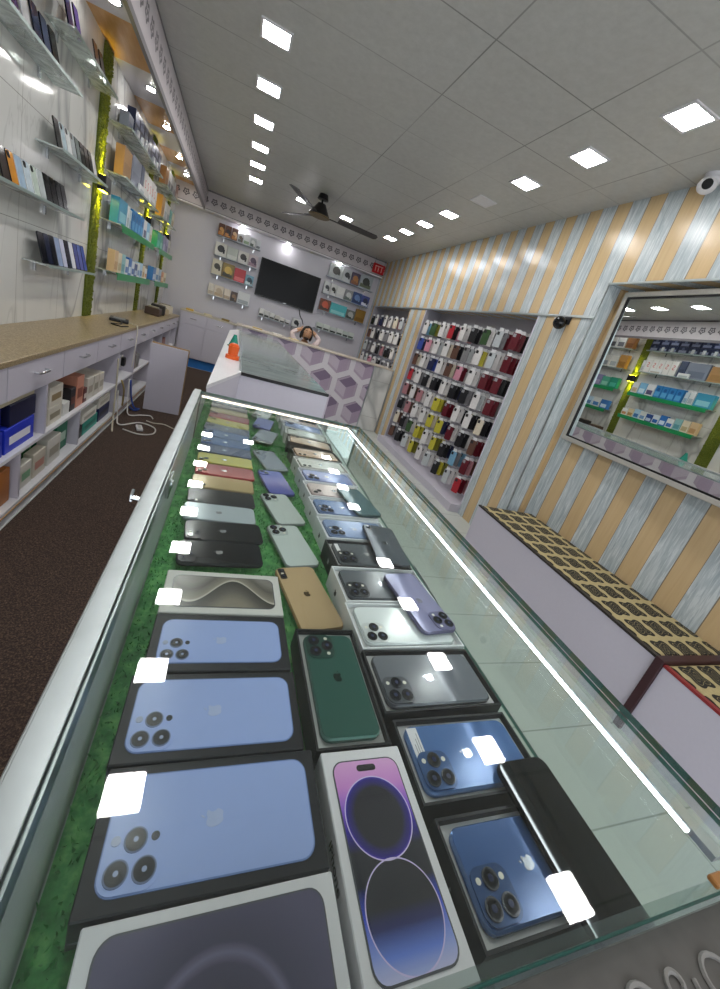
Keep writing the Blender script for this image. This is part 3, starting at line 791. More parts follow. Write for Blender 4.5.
def bx(name, label, cat, c, y0, y1, z0, h, x1=BX - .03, dep=.16, group=None, band=None):
    """a carton: body, lid seam line and a printed band"""
    t = thing(name, label, cat, (x1 - dep / 2, (y0 + y1) / 2, z0), 0, group)
    w = y1 - y0
    G().ab((-dep / 2, -w / 2, 0), (dep / 2, w / 2, h), bev=min(.003, h * .1)).obj('carton', pm(c, .4, var=.06), t)
    if band:
        g = G(); g.ab((dep / 2 + .0002, -w * .36, h * .3), (dep / 2 + .001, w * .36, h * .62)); g.obj('printed_panel', pm(band, .4), t)
    return t
bz1, bz2 = .3535, .0805
bx('storage_box', 'large royal blue box on the bench middle shelf at the left photo edge', 'box', '#1b2fb0', 1.75, 2.14, bz1, .13, dep=.25, band='#0f1c70')
bx('storage_box', 'dark navy box standing right of the large royal blue box', 'box', '#171b3c', 2.20, 2.47, bz1 + .135, .11, dep=.2)
bx('storage_box', 'royal blue flat box beneath the dark navy box', 'box', '#2136bd', 2.16, 2.46, bz1, .13, dep=.22, band='#e0e0e8')
bx('storage_box', 'royal blue box on top of the large royal blue box', 'box', '#1a2a9c', 1.72, 2.12, bz1 + .1305, .12, dep=.24, band='#10184f')
bx('storage_box', 'cream box lying under the drawers above the blue boxes', 'box', '#b9b29a', 1.75, 2.45, bz1 + .2505, .032, dep=.22)
bx('carton', 'tall white carton stack beside the divider, lower one', 'box', '#cfcabc', 2.64, 2.84, bz1, .11, band='#8d8772')
bx('carton', 'tall white carton stack beside the divider, upper one', 'box', '#d8d3c6', 2.65, 2.84, bz1 + .1105, .125, band='#8b7a58')
bx('carton', 'small white carton in front of the dark carton on the middle shelf', 'box', '#d6d6d2', 2.87, 2.97, bz1, .085, dep=.1)
bx('carton', 'black carton between white cartons on the middle shelf', 'box', '#221e22', 2.98, 3.07, bz1, .16, dep=.15, band='#6a3d34')
bx('carton', 'salmon pink carton on the middle shelf', 'box', '#c98a72', 3.085, 3.22, bz1, .22, dep=.15, band='#8a4d3c')
bx('carton', 'dark red carton with white window under the salmon carton side', 'box', '#5a2a28', 3.235, 3.30, bz1, .11, dep=.1, band='#d8d0c8')
bx('carton', 'white carton right of the salmon carton', 'box', '#cdc8bd', 3.315, 3.44, bz1, .17, dep=.15, band='#a69c8c')
bx('carton', 'off white carton, second right of the salmon carton', 'box', '#c6c0b4', 3.455, 3.57, bz1, .165, dep=.15, band='#97907f')
bx('carton', 'white carton, third right of the salmon carton', 'box', '#d2ccc1', 3.585, 3.70, bz1, .16, dep=.15, band='#a8a193')
bx('wooden_box', 'varnished orange wooden box on the bottom shelf at left photo edge', 'box', '#a8672a', 1.85, 2.22, bz2, .19, dep=.22)
bx('carton', 'bright green carton on the bottom shelf next to the wooden box', 'box', '#2c8f3c', 2.28, 2.43, bz2, .2, dep=.12, x1=BX - .09, band='#1e6b58')
bx('carton', 'green carton lying behind the white cards on the bottom shelf', 'box', '#3b9a3e', 2.445, 2.66, bz2, .21, dep=.12, x1=BX - .11, band='#186a2c')
bx('carton', 'teal green carton at the right end of the green row', 'box', '#1f7a58', 2.88, 3.06, bz2, .2, dep=.14, x1=BX - .06, band='#bcd8c6')
bx('carton', 'white card box leaning in front of the green cartons, nearer', 'box', '#d0cdc2', 2.33, 2.46, bz2, .14, dep=.04, band='#7fae86')
bx('carton', 'cream card box in front of the green cartons, middle', 'box', '#c9c2b2', 2.48, 2.64, bz2, .15, dep=.05, band='#c58f7f')
bx('carton', 'white card box in front of the green cartons, farther', 'box', '#d5d2ca', 2.67, 2.86, bz2, .17, dep=.06, band='#b0aa9a')
bx('carton', 'small black carton standing left of the teal carton', 'box', '#16181c', 3.15, 3.27, bz2, .1, dep=.12)
bx('carton', 'teal carton on the bottom shelf under a white carton', 'box', '#2aa08e', 3.28, 3.62, bz2, .1, dep=.18, band='#1f7f72')
bx('carton', 'white carton stacked on the teal carton', 'box', '#dcd9d0', 3.25, 3.58, bz2 + .1003, .075, dep=.18, band='#a7a396')
bx('carton', 'navy carton on the bottom shelf under a white carton', 'box', '#232a55', 3.65, 3.95, bz2, .12, dep=.18, band='#10142e')
bx('carton', 'white carton stacked on the navy carton', 'box', '#d9d5cb', 3.63, 3.95, bz2 + .1203, .085, dep=.18, band='#b4ae9f')
bx('carton', 'brown carton in the far compartment behind the leaning board', 'box', '#7d5b42', 4.66, 4.8, bz1, .2, dep=.12)
bx('carton', 'grey carton in the far compartment behind the leaning board', 'box', '#8c8a88', 4.83, 5.0, bz1, .15, dep=.14)
bx('carton', 'white carton in the farthest visible bench compartment', 'box', '#c5c1b8', 5.6, 5.9, bz1, .2, dep=.14, band='#6b5a52')
bx('carton', 'dark carton in the farthest visible bench compartment', 'box', '#3a3438', 5.95, 6.12, bz1, .16, dep=.14)
bx('carton', 'rust coloured carton near the back corner on the middle shelf', 'box', '#7c4434', 6.4, 6.7, bz1, .18, dep=.14)
# sockets in the cable compartment
t = thing('wall_socket', 'black power adapter plugged in the cable compartment of the bench', 'adapter', (XL + .33, 4.34, .50))
G().box((0, 0, 0), (.03, .06, .08), bev=.004).obj('adapter_body', M['black'], t); g = G(); g.ab((-.34 + .018, -.05, -.06), (-.0152, .05, .06)); g.obj('socket_plate', M['white'], t)
def cable(label, pts, r, c, name='cable'):
    out = []
    P = [Vector(p) for p in pts]
    for i in range(len(P) - 1):
        p0 = P[max(i - 1, 0)]; p1 = P[i]; p2 = P[i + 1]; p3 = P[min(i + 2, len(P) - 1)]
        for k in range(6):
            u = k / 6
            out.append(.5 * ((2 * p1) + (p2 - p0) * u + (2 * p0 - 5 * p1 + 4 * p2 - p3) * u * u + (3 * p1 - p0 - 3 * p2 + p3) * u ** 3))
    out.append(P[-1])
    return tag(G().tube(out, r, seg=7).obj(name, pm(c, .45), smooth=True), label, 'cable')
cable('white cable looping widest over the carpet before the leaning board', [(-.86, 3.99, .30), (-.835, 3.95, .08), (-.79, 3.86, .0225), (-.66, 4.02, .0225), (-.52, 3.95, .0225), (-.50, 3.78, .0225), (-.60, 3.70, .0225), (-.74, 3.76, .0225)], .006, '#d6d3cc')
cable('white cable with a thin loop close to the bench foot', [(-.84, 4.28, .36), (-.82, 4.24, .1), (-.79, 4.2, .0225), (-.70, 4.26, .0225), (-.62, 4.3, .0225), (-.58, 4.22, .0225)], .0055, '#e0ded8')
cable('cream cable hanging straight down from the bench compartment', [(-.872, 3.93, .6), (-.868, 3.94, .4), (-.862, 3.92, .2), (-.858, 3.91, .05), (-.80, 3.66, .022)], .007, '#cfc7b2')
cable('yellowish cable bundle hanging from the middle shelf', [(-.87, 4.12, .37), (-.85, 4.14, .3), (-.86, 4.22, .2), (-.865, 4.24, .09)], .008, '#a8945e')
cable('beige cable lying toward the display counter', [(-.62, 4.12, .0225), (-.55, 4.10, .0185), (-.46, 4.12, .0185), (-.36, 4.04, .0185)], .005, '#c9c2b5')
cable('blue cable coil beside the leaning board', [(-.87, 4.5, .3), (-.84, 4.48, .12), (-.8, 4.46, .03), (-.75, 4.44, .03), (-.78, 4.36, .03), (-.83, 4.4, .04)], .009, '#20408e')
t = thing('power_strip', 'white power strip lying on the carpet among the cables', 'power strip', (-.63, 3.86, .0125), .3)
G().box((0, 0, .0135), (.05, .12, .024), bev=.004).obj('strip_body', M['white'], t)
for q in (-.035, 0, .035): G().cyl((0, q, .0262), .013, .0016, seg=14).obj('socket', pm('#b0aea8', .4), t)
# leaning board / open flap
t = thing('flap_board', 'white laminated board with raw wooden edges standing by the bench', 'board', (-.56, 4.56, .0125), .04)
G().ab((-.175, -.012, 0), (.175, .0, .71)).obj('laminate_face', M['lav'], t)
G().ab((-.175, .0005, 0), (.183, .07, .715), bev=.002).obj('wooden_core', M['ply'], t)
# things on the bench top
t = thing('router', 'flat black device with cables on the speckled worktop', 'router', (-1.04, 4.55, .8425), .2)
G().box((0, 0, .014), (.16, .22, .024), bev=.006, seg=2).obj('device_body', M['black'], t)
G().box((0, 0, .0275), (.10, .12, .003), bev=.001).obj('device_label', pm('#8a8f94', .3), t)
cable('black cable trailing forward from the flat black device', [(-1.0, 4.44, .86), (-.97, 4.33, .848), (-1.02, 4.2, .848), (-.94, 4.15, .848), (-.90, 4.28, .848)], .006, '#151515')
cable('white cable running from the flat black device over the bench edge', [(-.965, 4.55, .855), (-.9, 4.5, .852), (-.866, 4.47, .85), (-.855, 4.46, .78), (-.857, 4.45, .62), (-.86, 4.42, .45)], .005, '#d5d0c4')
for i, (y, c, h, lb) in enumerate(((6.3, '#4a3a30', .10, 'brown tool box at the far end of the speckled worktop'), (6.65, '#2a2624', .13, 'black repair device at the far end of the speckled worktop'), (7.0, '#b5a68c', .08, 'beige tray at the far end of the speckled worktop'), (7.3, '#c8bfae', .12, 'cream carton at the far end of the speckled worktop'))):
    t = thing('bench_item', lb, 'equipment', (-1.05, y, .8425), .1 * i)
    G().box((0, 0, h / 2), (.18, .2, h), bev=.008).obj('case', pm(c, .5), t)
    G().box((0, 0, h + .006), (.12, .12, .011), bev=.003).obj('top_plate', pm('#8f8878', .5), t)

# back left cabinet
t = thing('base_cabinet', 'white cabinet with blue plinth in the far left corner', 'cabinet', (-.52, 7.92, 0))
G().ab((-.36, -.20, .16), (.52, .22, .93)).obj('cabinet_body', M['lav'], t)
G().ab((-.36, -.17, 0), (.52, .22, .155)).obj('plinth', pm('#2a6bb0', .4), t)
for k, (a, b) in enumerate(((-.35, .07), (.08, .51))):
    d = G().ab((a, -.216, .74), (b, -.2005, .925), bev=.002).obj('drawer', M['lav'], t)
    g = G(); g.tube([((a + b) / 2 - .05, -.216, .84), ((a + b) / 2 - .05, -.235, .84), ((a + b) / 2 + .05, -.235, .84), ((a + b) / 2 + .05, -.216, .84)], .005); g.obj('handle', M['chrome'], d)
    G().ab((a, -.216, .17), (b, -.2005, .73), bev=.002).obj('door', M['lav'], t)
t2 = thing('back_worktop', 'long pale worktop along the back wall under the television', 'worktop', (.9, 7.93, .931))
G().ab((-1.79, -.22, 0), (1.55, .21, .025), bev=.003).obj('slab', pm('#c0b7a6', .35, var=.15), t2)
G().ab((-.88, -.18, -.93), (1.55, .2, -.001)).obj('carcass', M['lav'], t2)
for i in range(9):
    x = -.75 + i * .3; c = ['#c9a54a', '#d7cdb2', '#8f7a4c', '#e0dccf', '#b9a98a', '#d8d2c4', '#6b665c', '#e5e2d8', '#b8923c'][i]
    tag(G().box((0, 0, .016), (.12, .1, .032), bev=.003).obj('small_pack', pm(c, .5), loc=(x, 7.82, .9565), rz=.3 * math.sin(i * 2)), 'small %s pack, %s from the left on the back worktop' % (['gold', 'cream', 'olive', 'ivory', 'sand', 'pale', 'grey', 'off white', 'mustard'][i], ORD[i]), 'packet', 'small packs on the back worktop')

# ------------------------------------------------------------------ moss strips with up and down lights on the left wall
def moss_strip(y0, y1, zl, label, lamp_label):
    t = thing('moss_strip', label, 'wall decoration', (XL, (y0 + y1) / 2, .845), 0)
    w = y1 - y0
    g = G(); g.ab((.001, -w / 2, 0), (.016, w / 2, 2.0))
    for i in range(1000):
        yy = random.uniform(-w / 2, w / 2); zz = random.uniform(.01, 1.99); r = .006
        g.box((.018, yy, zz), (.012, random.uniform(.004, .014), random.uniform(.004, .014)), rz=random.uniform(-1, 1))
    g.obj('moss', M['moss'], t)
    l = thing('wall_uplighter', lamp_label, 'wall light', (XL + .0265, (y0 + y1) / 2, zl), 0, 'up and down wall lights')
    G().ab((.0, -.075, -.055), (.060, .075, .055), bev=.004).obj('lamp_body', M['black'], l)
    for sgn in (-1, 1):
        ld = bpy.data.lights.new('yellow_beam', 'SPOT'); ld.energy = 13; ld.color = (1, .82, .03); ld.spot_size = math.radians(50); ld.spot_blend = .9; ld.shadow_soft_size = .015
        lo = bpy.data.objects.new('yellow_beam', ld); COL.objects.link(lo); lo.parent = l; lo.location = (.030, 0, sgn * .064)
        lo.rotation_euler = Vector((-.34, 0, sgn)).to_track_quat('-Z', 'Y').to_euler()
        G().ab((.004, -.06, sgn * .0555), (.044, .06, sgn * .0575)).obj('lens', M['yellow'], l)
moss_strip(4.20, 4.39, 1.93, 'green moss strip lit yellow on the left wall, the nearest one', 'black up and down wall light on the nearest moss strip')
moss_strip(6.06, 6.22, 1.93, 'green moss strip on the left wall, second from the camera', 'black up and down wall light on the second moss strip')
moss_strip(7.46, 7.60, 1.93, 'green moss strip on the left wall, nearest the back corner', 'black up and down wall light on the farthest moss strip')

def shelf(name, label, y0, y1, z, dep=.14, fascia=None, group='glass shelves on the left wall'):
    t = thing(name, label, 'shelf', (XL + .002, (y0 + y1) / 2, z), 0, group)
    w = y1 - y0
    G().ab((0, -w / 2, -.008), (dep, w / 2, 0)).obj('shelf_panel', M['shelfglass'], t)
    G().ab((dep, -w / 2, -.011), (dep + .006, w / 2, .004)).obj('front_edge', pm('#8fa09c', .35, .2) if not fascia else pm(fascia, .3), t)
    if fascia: 
        G().ab((dep + .0062, -w / 2 + .02, -.06), (dep + .010, w / 2 - .02, .004)).obj('green_fascia', pm(fascia, .3), t)
    for q in (-w * .32, w * .32):
        G().ab((0, q - .008, -.06), (.012, q + .008, -.0085)).obj('bracket', M['chrome'], t)
    return t
shelf('glass_shelf', 'glass shelf on the left wall at the top left photo corner', 2.2, 3.42, 2.245)
shelf('glass_shelf', 'highest glass shelf on the left wall, just before the nearest moss strip', 3.24, 4.10, 2.50)
shelf('glass_shelf', 'glass shelf of dark phones left of the lit moss strip', 3.20, 4.06, 1.892)
shelf('glass_shelf', 'glass shelf of phones with an orange one at the left photo edge', 2.25, 3.60, 1.576)
shelf('glass_shelf', 'lowest glass shelf of phones left of the moss strip', 3.10, 3.96, 1.229)
def shelf_phone(label, y, z, c, fr='#15161a', L=.15, W=.073, tilt=14, group=None, kind='front', off=.088):
    t = thing('smartphone', label, 'phone', (0, 0, 0), 0, group)
    a = math.radians(tilt)
    # standing on its short side, face towards the aisle (+x), leaning back to the wall
    T_ = .008
    X = Vector((0, 1, 0)); Y = Vector((-math.sin(a), 0, math.cos(a))); Z = X.cross(Y)
    mt = Matrix((X, Y, Z)).transposed().to_4x4()
    base = Vector((XL + off, y, z + .0012)) + Y * (L / 2)
    mt.translation = base
    t.matrix_world = mt
    G().prism(rrect(W, L, .010), 0, T_, inset=.0016).obj('body', pm(fr, .25, .5), t)
    G().prism(rrect(W - .005, L - .006, .008), T_, T_ + .0003).obj('screen', pm(c, .12, var=.25, scale=25), t)
    if kind == 'back':
        g = G(); g.prism([(x - W / 2 + .02, y_ + L / 2 - .022) for x, y_ in rrect(.028, .03, .008)], T_ + .0003, T_ + .002); g.obj('camera_island', M['gloss'], t)
    return t
ph = [('dark violet', '#4a3a68'), ('white framed clear', '#c9ccd0'), ('navy', '#2c3858'), ('slate blue', '#4b5876'), ('black', '#191b22')]
for i, y in enumerate((2.75, 2.87, 2.99, 3.10, 3.21)):
    shelf_phone('%s phone standing on the top left corner shelf, %s from the left' % (ph[i][0], ORD[i]), y, 2.245, ph[i][1], '#b9bcc4' if i == 1 else '#22242e', L=.19, W=.085)
for i, (y, n, c) in enumerate(((3.36, 'indigo', '#41407c'), (3.50, 'violet', '#5a4c92'), (3.86, 'brown', '#5a3f37'), (3.98, 'dark brown', '#3f2e2a'))):
    shelf_phone('%s phone on the highest shelf before the moss strip, %s from the left' % (n, ORD[i]), y, 2.50, c, L=.19, W=.085)
rows3 = [('black', '#121318'), ('pale blue', '#a9bcc6'), ('white', '#cfd3d4'), ('silver', '#9ea6aa'), ('grey green', '#6f7a78'), ('black framed', '#1a1c20'), ('dark brown', '#2d2523'), ('black', '#151519'), ('pearl', '#d6d2d0')]
for i, (n, c) in enumerate(rows3):
    shelf_phone('%s phone on the shelf left of the lit moss strip, %s from the left' % (n, ORD[i]), 3.30 + i * .083, 1.892, c, '#d0d2d2' if c > '#9' else '#1c1d20', kind='back' if i in (1, 2, 3, 5, 7) else 'front', L=.162)
rows4 = [('black', '#17171d'), ('dark brown', '#2c201e'), ('amber orange', '#c8862c'), ('pale blue', '#9fb6cc'), ('white blue', '#c2d0da'), ('pale green', '#bccac0'), ('silver', '#b5bdbe'), ('black', '#17191e'), ('black glossy', '#101216'), ('charcoal', '#2b2d31'), ('dark grey', '#3a3c40')]
for i, (n, c) in enumerate(rows4):
    shelf_phone('%s phone on the shelf at the left photo edge, %s from the left' % (n, ORD[i]), 2.62 + i * .083, 1.576, c, '#ccd2d4' if i in (3, 4, 5, 6) else '#1c1d20', kind='back' if i in (2, 4, 5, 7, 8, 9) else 'front', L=.155)
rows5 = [('black', '#14161c'), ('navy', '#20263c'), ('black glossy', '#16181f'), ('silver blue', '#8f9fc0'), ('lavender white', '#c4c6dc'), ('black framed', '#1c1e2a'), ('white', '#d4d6dc'), ('indigo', '#47508c'), ('blue violet', '#5262a4'), ('royal blue', '#3c57a0')]
for i, (n, c) in enumerate(rows5):
    shelf_phone('%s phone on the lowest shelf left of the moss strip, %s from the left' % (n, ORD[i]), 3.18 + i * .08, 1.229, c, '#9aa3b8' if i in (3, 4, 6) else '#1a1c24', L=.178, W=.074)

# product shelves further along the left wall
for (z, nm, fas) in ((2.44, 'top', None), (2.07, 'second', None), (1.69, 'third', '#1f8a52'), (1.275, 'lowest', '#1f8a52')):
    shelf('product_shelf', '%s product shelf between the first two moss strips' % nm, 4.47, 5.98, z, .16, fas, 'product shelves on the left wall')
    shelf('product_shelf', '%s product shelf beyond the second moss strip' % nm, 6.30, 7.42, z, .16, fas, 'product shelves on the left wall')
def wb(label, y0, y1, z, h, c, band=None, dep=.07, x=.13, cat='box', name='product_box', txt=None, txtcol=None, win=None):
    """box standing on a wall shelf with its front towards the room"""
    t = thing(name, label, cat, (XL + x - dep / 2, (y0 + y1) / 2, z + .0006), 0)
    w = y1 - y0 - .006
    G().ab((-dep / 2, -w / 2, 0), (dep / 2, w / 2, h), bev=.002).obj('carton', pm(c, .3, var=.05), t)
    if band: G().ab((dep / 2 + .0002, -w * .38, h * .12), (dep / 2 + .0008, w * .38, h * .5)).obj('printed_panel', pm(band, .3), t)
    if win: G().cyl((dep / 2 + .0008, 0, h * .68), min(w, h) * .24, .001, 0, 16, 'X').obj('printed_motif', pm(win, .3), t)
    if txt:
        Tm = Matrix.Translation((dep / 2 + .0009, 0, h * .55)) @ Matrix.Rotation(PI / 2, 4, 'Z') @ Matrix.Rotation(PI / 2, 4, 'X')
        text_obj('lettering', txt, min(w * .95, h * .5), pm(txtcol or '#c33', .4), t, Tm)
    return t
# top shelf: slim blue box, then navy speaker boxes two high
wb('thin grey blue box at the left end of the top product shelf', 4.50, 4.66, 2.44, .11, '#8f97a8', '#6f7890')
for k in range(7):
    y = 4.70 + k * .182
    wb('navy box in the lower row of the top product shelf, %s from the left' % ORD[k], y, y + .178, 2.44, .095 if False else .105, '#2b3350', '#8c94ab', win='#59637f')
for k in range(7):
    y = 4.70 + k * .182
    wb('navy box in the upper row of the top product shelf, %s from the left' % ORD[k], y, y + .178, 2.5462, .105, '#262d49', '#7c849f', win='#59637f')
for k in range(7):
    y = 4.70 + k * .182
    wb('white mount standing before the navy boxes, %s from the left' % ORD[k], y + .05, y + .10, 2.44, .07, '#d3d6d8', dep=.02, x=.155, name='phone_mount', cat='mount') if k in (0, 1, 2, 4, 5) else None
# second shelf
wb('tan paper box at the left end of the second product shelf', 4.48, 4.74, 2.07, .23, '#ad8558', '#a07a4c')
wb('wide grey blue box next to the tan paper box', 4.76, 5.12, 2.07, .25, '#7d8494', '#6a7284')
wb('slim dark blue box next to the wide grey blue box', 5.13, 5.26, 2.07, .26, '#46506a', '#39425a')
for k in range(5):
    y = 5.28 + k * .125
    wb('white box with red curl mark, %s from left on second product shelf' % ORD[k], y, y + .124, 2.07, .24, '#dcdad6', None, txt='S', txtcol='#c8484a')
wb('white carton at the right end of the second product shelf', 5.91, 5.975, 2.07, .2, '#d5d4d2', '#b4b6ba')
wb('low white tray pack before the red curl boxes, left one', 5.0, 5.2, 2.07, .07, '#d9dadb', '#a9b4b9', dep=.022, x=.158)
wb('low white tray pack before the red curl boxes, right one', 5.5, 5.75, 2.07, .07, '#d9dadb', '#b6b0a4', dep=.022, x=.158)
# third shelf
wb('teal blue box at the left end of the third product shelf', 4.48, 4.76, 1.69, .21, '#3f8fae', '#8cc3cf')
wb('white slim box beside the teal blue box', 4.77, 4.86, 1.69, .2, '#d8dcdc', '#a7b3b8')
wb('white blue box, second slim box beside the teal blue box', 4.87, 4.94, 1.69, .18, '#c2d2da', '#86a4b8')
for k in range(4):
    y = 4.97 + k * .13
    wb('bright blue box on the third product shelf, %s from the left' % ORD[k], y, y + .128, 1.69, .205, '#2f79b5', '#5ba0d0', win='#1d5a96')
wb('white box with a phone picture beside the bright blue boxes', 5.50, 5.66, 1.69, .2, '#dadbdc', '#5a567a')
wb('pale blue box near the right end of the third product shelf', 5.67, 5.82, 1.69, .2, '#7fb4d6', '#c6dfea')
wb('white box at the right end of the third product shelf', 5.83, 5.97, 1.69, .19, '#d3d4d0', '#bba98f')
# lowest shelf
low = [('beige', '#d2b48c', '#b78f62', .19), ('cream', '#d9cdb4', '#b5a57f', .18), ('pale teal', '#8fbcc0', '#5f9aa2', .18), ('white', '#dcdedd', '#3f6fb5', .15), ('blue', '#2f6db4', '#cfdcec', .17), ('white and blue', '#d5dbe2', '#2c62ac', .15), ('dark blue', '#2a4a86', '#b8c6dc', .13), ('white', '#d8dad8', '#6f93bd', .15), ('pale blue', '#a9cbe0', '#4478ae', .16), ('cream', '#d6c4a2', '#a5834f', .14), ('white', '#e0e0de', '#c28a5a', .12)]
for k, (n, c, b, h) in enumerate(low):
    y = 4.50 + k * .133
    wb('%s box on the nearer lowest product shelf, %s from the left' % (n, ORD[k]), y, y + .128, 1.275, h, c, b, dep=.06)
# beyond the second moss strip
far = [(2.44, [('wood brown', '#a9794c', '#8a5e38', .2), ('white', '#d8d8d6', '#6d7078', .22), ('white spotted', '#cfd2d3', '#4d5158', .22), ('pale grey', '#b7bcc0', '#6a6f78', .2), ('rust', '#7b4a3a', '#b5a79a', .2)]),
       (2.07, [('amber', '#b48440', '#9a6c28', .25), ('white', '#d8d6d0', '#a8adb0', .22), ('off white', '#cfcdc8', '#8f959a', .22), ('teal', '#2f8f86', '#63b3a9', .2), ('cream', '#d9cfba', '#b39c70', .2)]),
       (1.69, [('teal green', '#2b9078', '#52b39c', .2), ('mint', '#57a890', '#8fcdb8', .19), ('lavender', '#8f8ab0', '#b6b2cf', .21), ('lilac', '#a09bc0', '#7a75a0', .2), ('white', '#d4d2cc', '#a5a2a0', .2)]),
       (1.275, [('blue', '#3f78ba', '#c8d6e6', .17), ('white', '#dadcda', '#4a7fb8', .18), ('pale blue', '#b3cbdc', '#577fa8', .17), ('orange', '#d58a4a', '#e8c49a', .15), ('cream', '#d9ccb0', '#a98d5c', .15)])]
for z, items in far:
    for k, (n, c, b, h) in enumerate(items):
        y = 6.33 + k * .215
        wb('%s box beyond the second moss strip, %s from the left on the %s shelf' % (n, ORD[k], {2.44: 'top', 2.07: 'second', 1.69: 'third', 1.275: 'lowest'}[z]), y, y + .20, z, h, c, b)

# ------------------------------------------------------------------ back wall: television and product shelves
tv = thing('television', 'large black flat television on the back wall', 'television', (.815, YB, 1.885))
T5 = Matrix.Rotation(math.radians(0), 4, 'Y')
G().box((0, -.055, 0), (1.13, .045, .655), bev=.004).obj('television_body', M['black'], tv)
G().box((0, -.0785, .006), (1.105, .002, .625)).obj('screen', M['tvscreen'], tv)
G().box((0, -.016, 0), (.4, .031, .3)).obj('wall_mount', M['black'], tv)
G().box((0, -.080, -.317), (.05, .002, .008)).obj('maker_badge', M['chrome'], tv)
cable('dark cable hanging from the television to the low shelf', [(1.12, YB - .03, 1.55), (1.16, YB - .025, 1.45), (1.22, YB - .02, 1.38), (1.26, YB - .02, 1.30)], .008, '#2a2a2e')
def back_shelf(label, x0, x1, z, dep=.13, col=None):
    t = thing('wall_shelf', label, 'shelf', ((x0 + x1) / 2, YB, z), 0, 'product shelves on the back wall')
    w = x1 - x0
    G().ab((-w / 2, -dep, -.012), (w / 2, -.001, 0), bev=.002).obj('shelf_panel', pm('#9aa3ad', .25), t)
    for q in (-w * .35, w * .35): G().ab((q - .01, -.02, -.07), (q + .01, -.001, -.0125)).obj('bracket', M['chrome'], t)
def bb(label, x0, x1, z, h, c, band=None, motif=None, dep=.07, name='product_box', cat='box', mz=.55, ms=.30):
    t = thing(name, label, cat, ((x0 + x1) / 2, YB - .07, z + .0006), 0)
    w = x1 - x0 - .008
    G().ab((-w / 2, -dep / 2, 0), (w / 2, dep / 2, h), bev=.003).obj('carton', pm(c, .3, var=.06), t)
    if band: G().ab((-w * .42, -dep / 2 - .001, h * .08), (w * .42, -dep / 2 - .0002, h * .36)).obj('printed_band', pm(band, .3), t)
    if motif:
        g = G(); g.cyl((0, -dep / 2 - .0012, h * mz), min(w, h) * ms, .0016, 0, 16, 'Y'); g.box((min(w, h) * ms * .9, -dep / 2 - .0012, h * mz - .03), (.03, .0016, .07))
        g.obj('printed_picture', pm(motif, .3), t)
ZS = [(2.30, 'top'), (1.985, 'second'), (1.67, 'third'), (1.315, 'lowest')]
for z, nm in ZS:
    back_shelf('%s product shelf left of the television' % nm, -.54, .20, z)
    back_shelf('%s product shelf right of the television' % nm, 1.46, 2.43 if z > 1.4 else 2.33, z)
def row(side, nm, z, x0, items):
    x = x0
    for k, (w, h, c, b, mo, n) in enumerate(items):
        bb('%s box on the %s shelf %s of the television, %s from the left' % (n, nm, side, ORD[k]), x, x + w, z, h, c, b, mo)
        x += w
row('left', 'top', 2.30, -.54, [(.11, .19, '#5d3522', '#c27f3a', '#d8a15a', 'brown'), (.11, .19, '#64381f', '#c98a48', '#2a1c18', 'rust brown'), (.11, .19, '#5a3020', '#b8763a', '#e0b98a', 'dark brown'), (.10, .15, '#b3b5b8', '#44484e', '#54432f', 'grey'), (.11, .17, '#d0d2d4', '#77906f', None, 'white'), (.11, .15, '#aab0b4', '#3a4a40', '#dfe2e2', 'silver green'), (.08, .14, '#cfd3d6', '#6d737a', None, 'pale')])
row('left', 'second', 1.985, -.54, [(.20, .21, '#d3d2cc', None, '#23252b', 'white headphone'), (.19, .20, '#bcc3bd', '#d6d9d5', None, 'pale green'), (.18, .20, '#d4d2d0', None, '#2a2426', 'white picture'), (.17, .20, '#c3b6bc', '#8d6f80', '#4f3a52', 'rose')])
row('left', 'third', 1.67, -.54, [(.17, .25, '#cfc8b4', None, '#3c3a33', 'cream framed'), (.21, .24, '#7f6a2e', '#2d2a1c', '#c9a94f', 'gold brown'), (.20, .22, '#b52a34', '#d86a6c', None, 'bright red'), (.15, .17, '#6f9fb5', '#cfe0e6', '#2a4350', 'light blue')])
row('left', 'lowest', 1.315, -.54, [(.10, .19, '#d6d0c8', '#b7a99a', None, 'white'), (.17, .19, '#d9cfc0', '#b8a183', '#bfae98', 'cream'), (.12, .18, '#d4c8b8', '#aa9880', None, 'beige'), (.12, .17, '#54443c', '#2c2522', '#8a6f55', 'dark brown'), (.22, .21, '#d5d8da', '#9aa2a8', None, 'wide white')])
row('right', 'top', 2.30, 1.48, [(.28, .24, '#a9b0b2', None, '#3a3a36', 'grey green headphone'), (.17, .23, '#bcc1c4', None, '#33363a', 'pale grey'), (.18, .22, '#4d4358', '#8a5a3a', '#b07a4a', 'purple and brown'), (.27, .24, '#9fa8b0', '#59644f', '#30342f', 'blue grey')])
row('right', 'second', 1.985, 1.46, [(.13, .21, '#c9ccce', None, '#3d4148', 'white headphone'), (.13, .21, '#d5d6d6', None, '#1e2024', 'white'), (.17, .20, '#d8d9d9', '#cfd0d2', None, 'plain white'), (.17, .20, '#8d9092', '#5c6a64', '#cfd3d2', 'grey mottled'), (.19, .21, '#2f4a7c', '#22365e', '#6d8cc0', 'navy'), (.17, .20, '#3c4a8c', '#c3cadc', '#20284c', 'indigo')])
row('right', 'third', 1.67, 1.46, [(.22, .21, '#6d3a28', '#3f2a20', '#c4573a', 'rust red'), (.34, .20, '#4fb0b8', '#8fd0d2', None, 'wide turquoise'), (.19, .17, '#6a6f6c', '#3c4440', '#b3b6b2', 'dark grey'), (.21, .24, '#8a6a2c', '#7a5a22', None, 'mustard brown')])
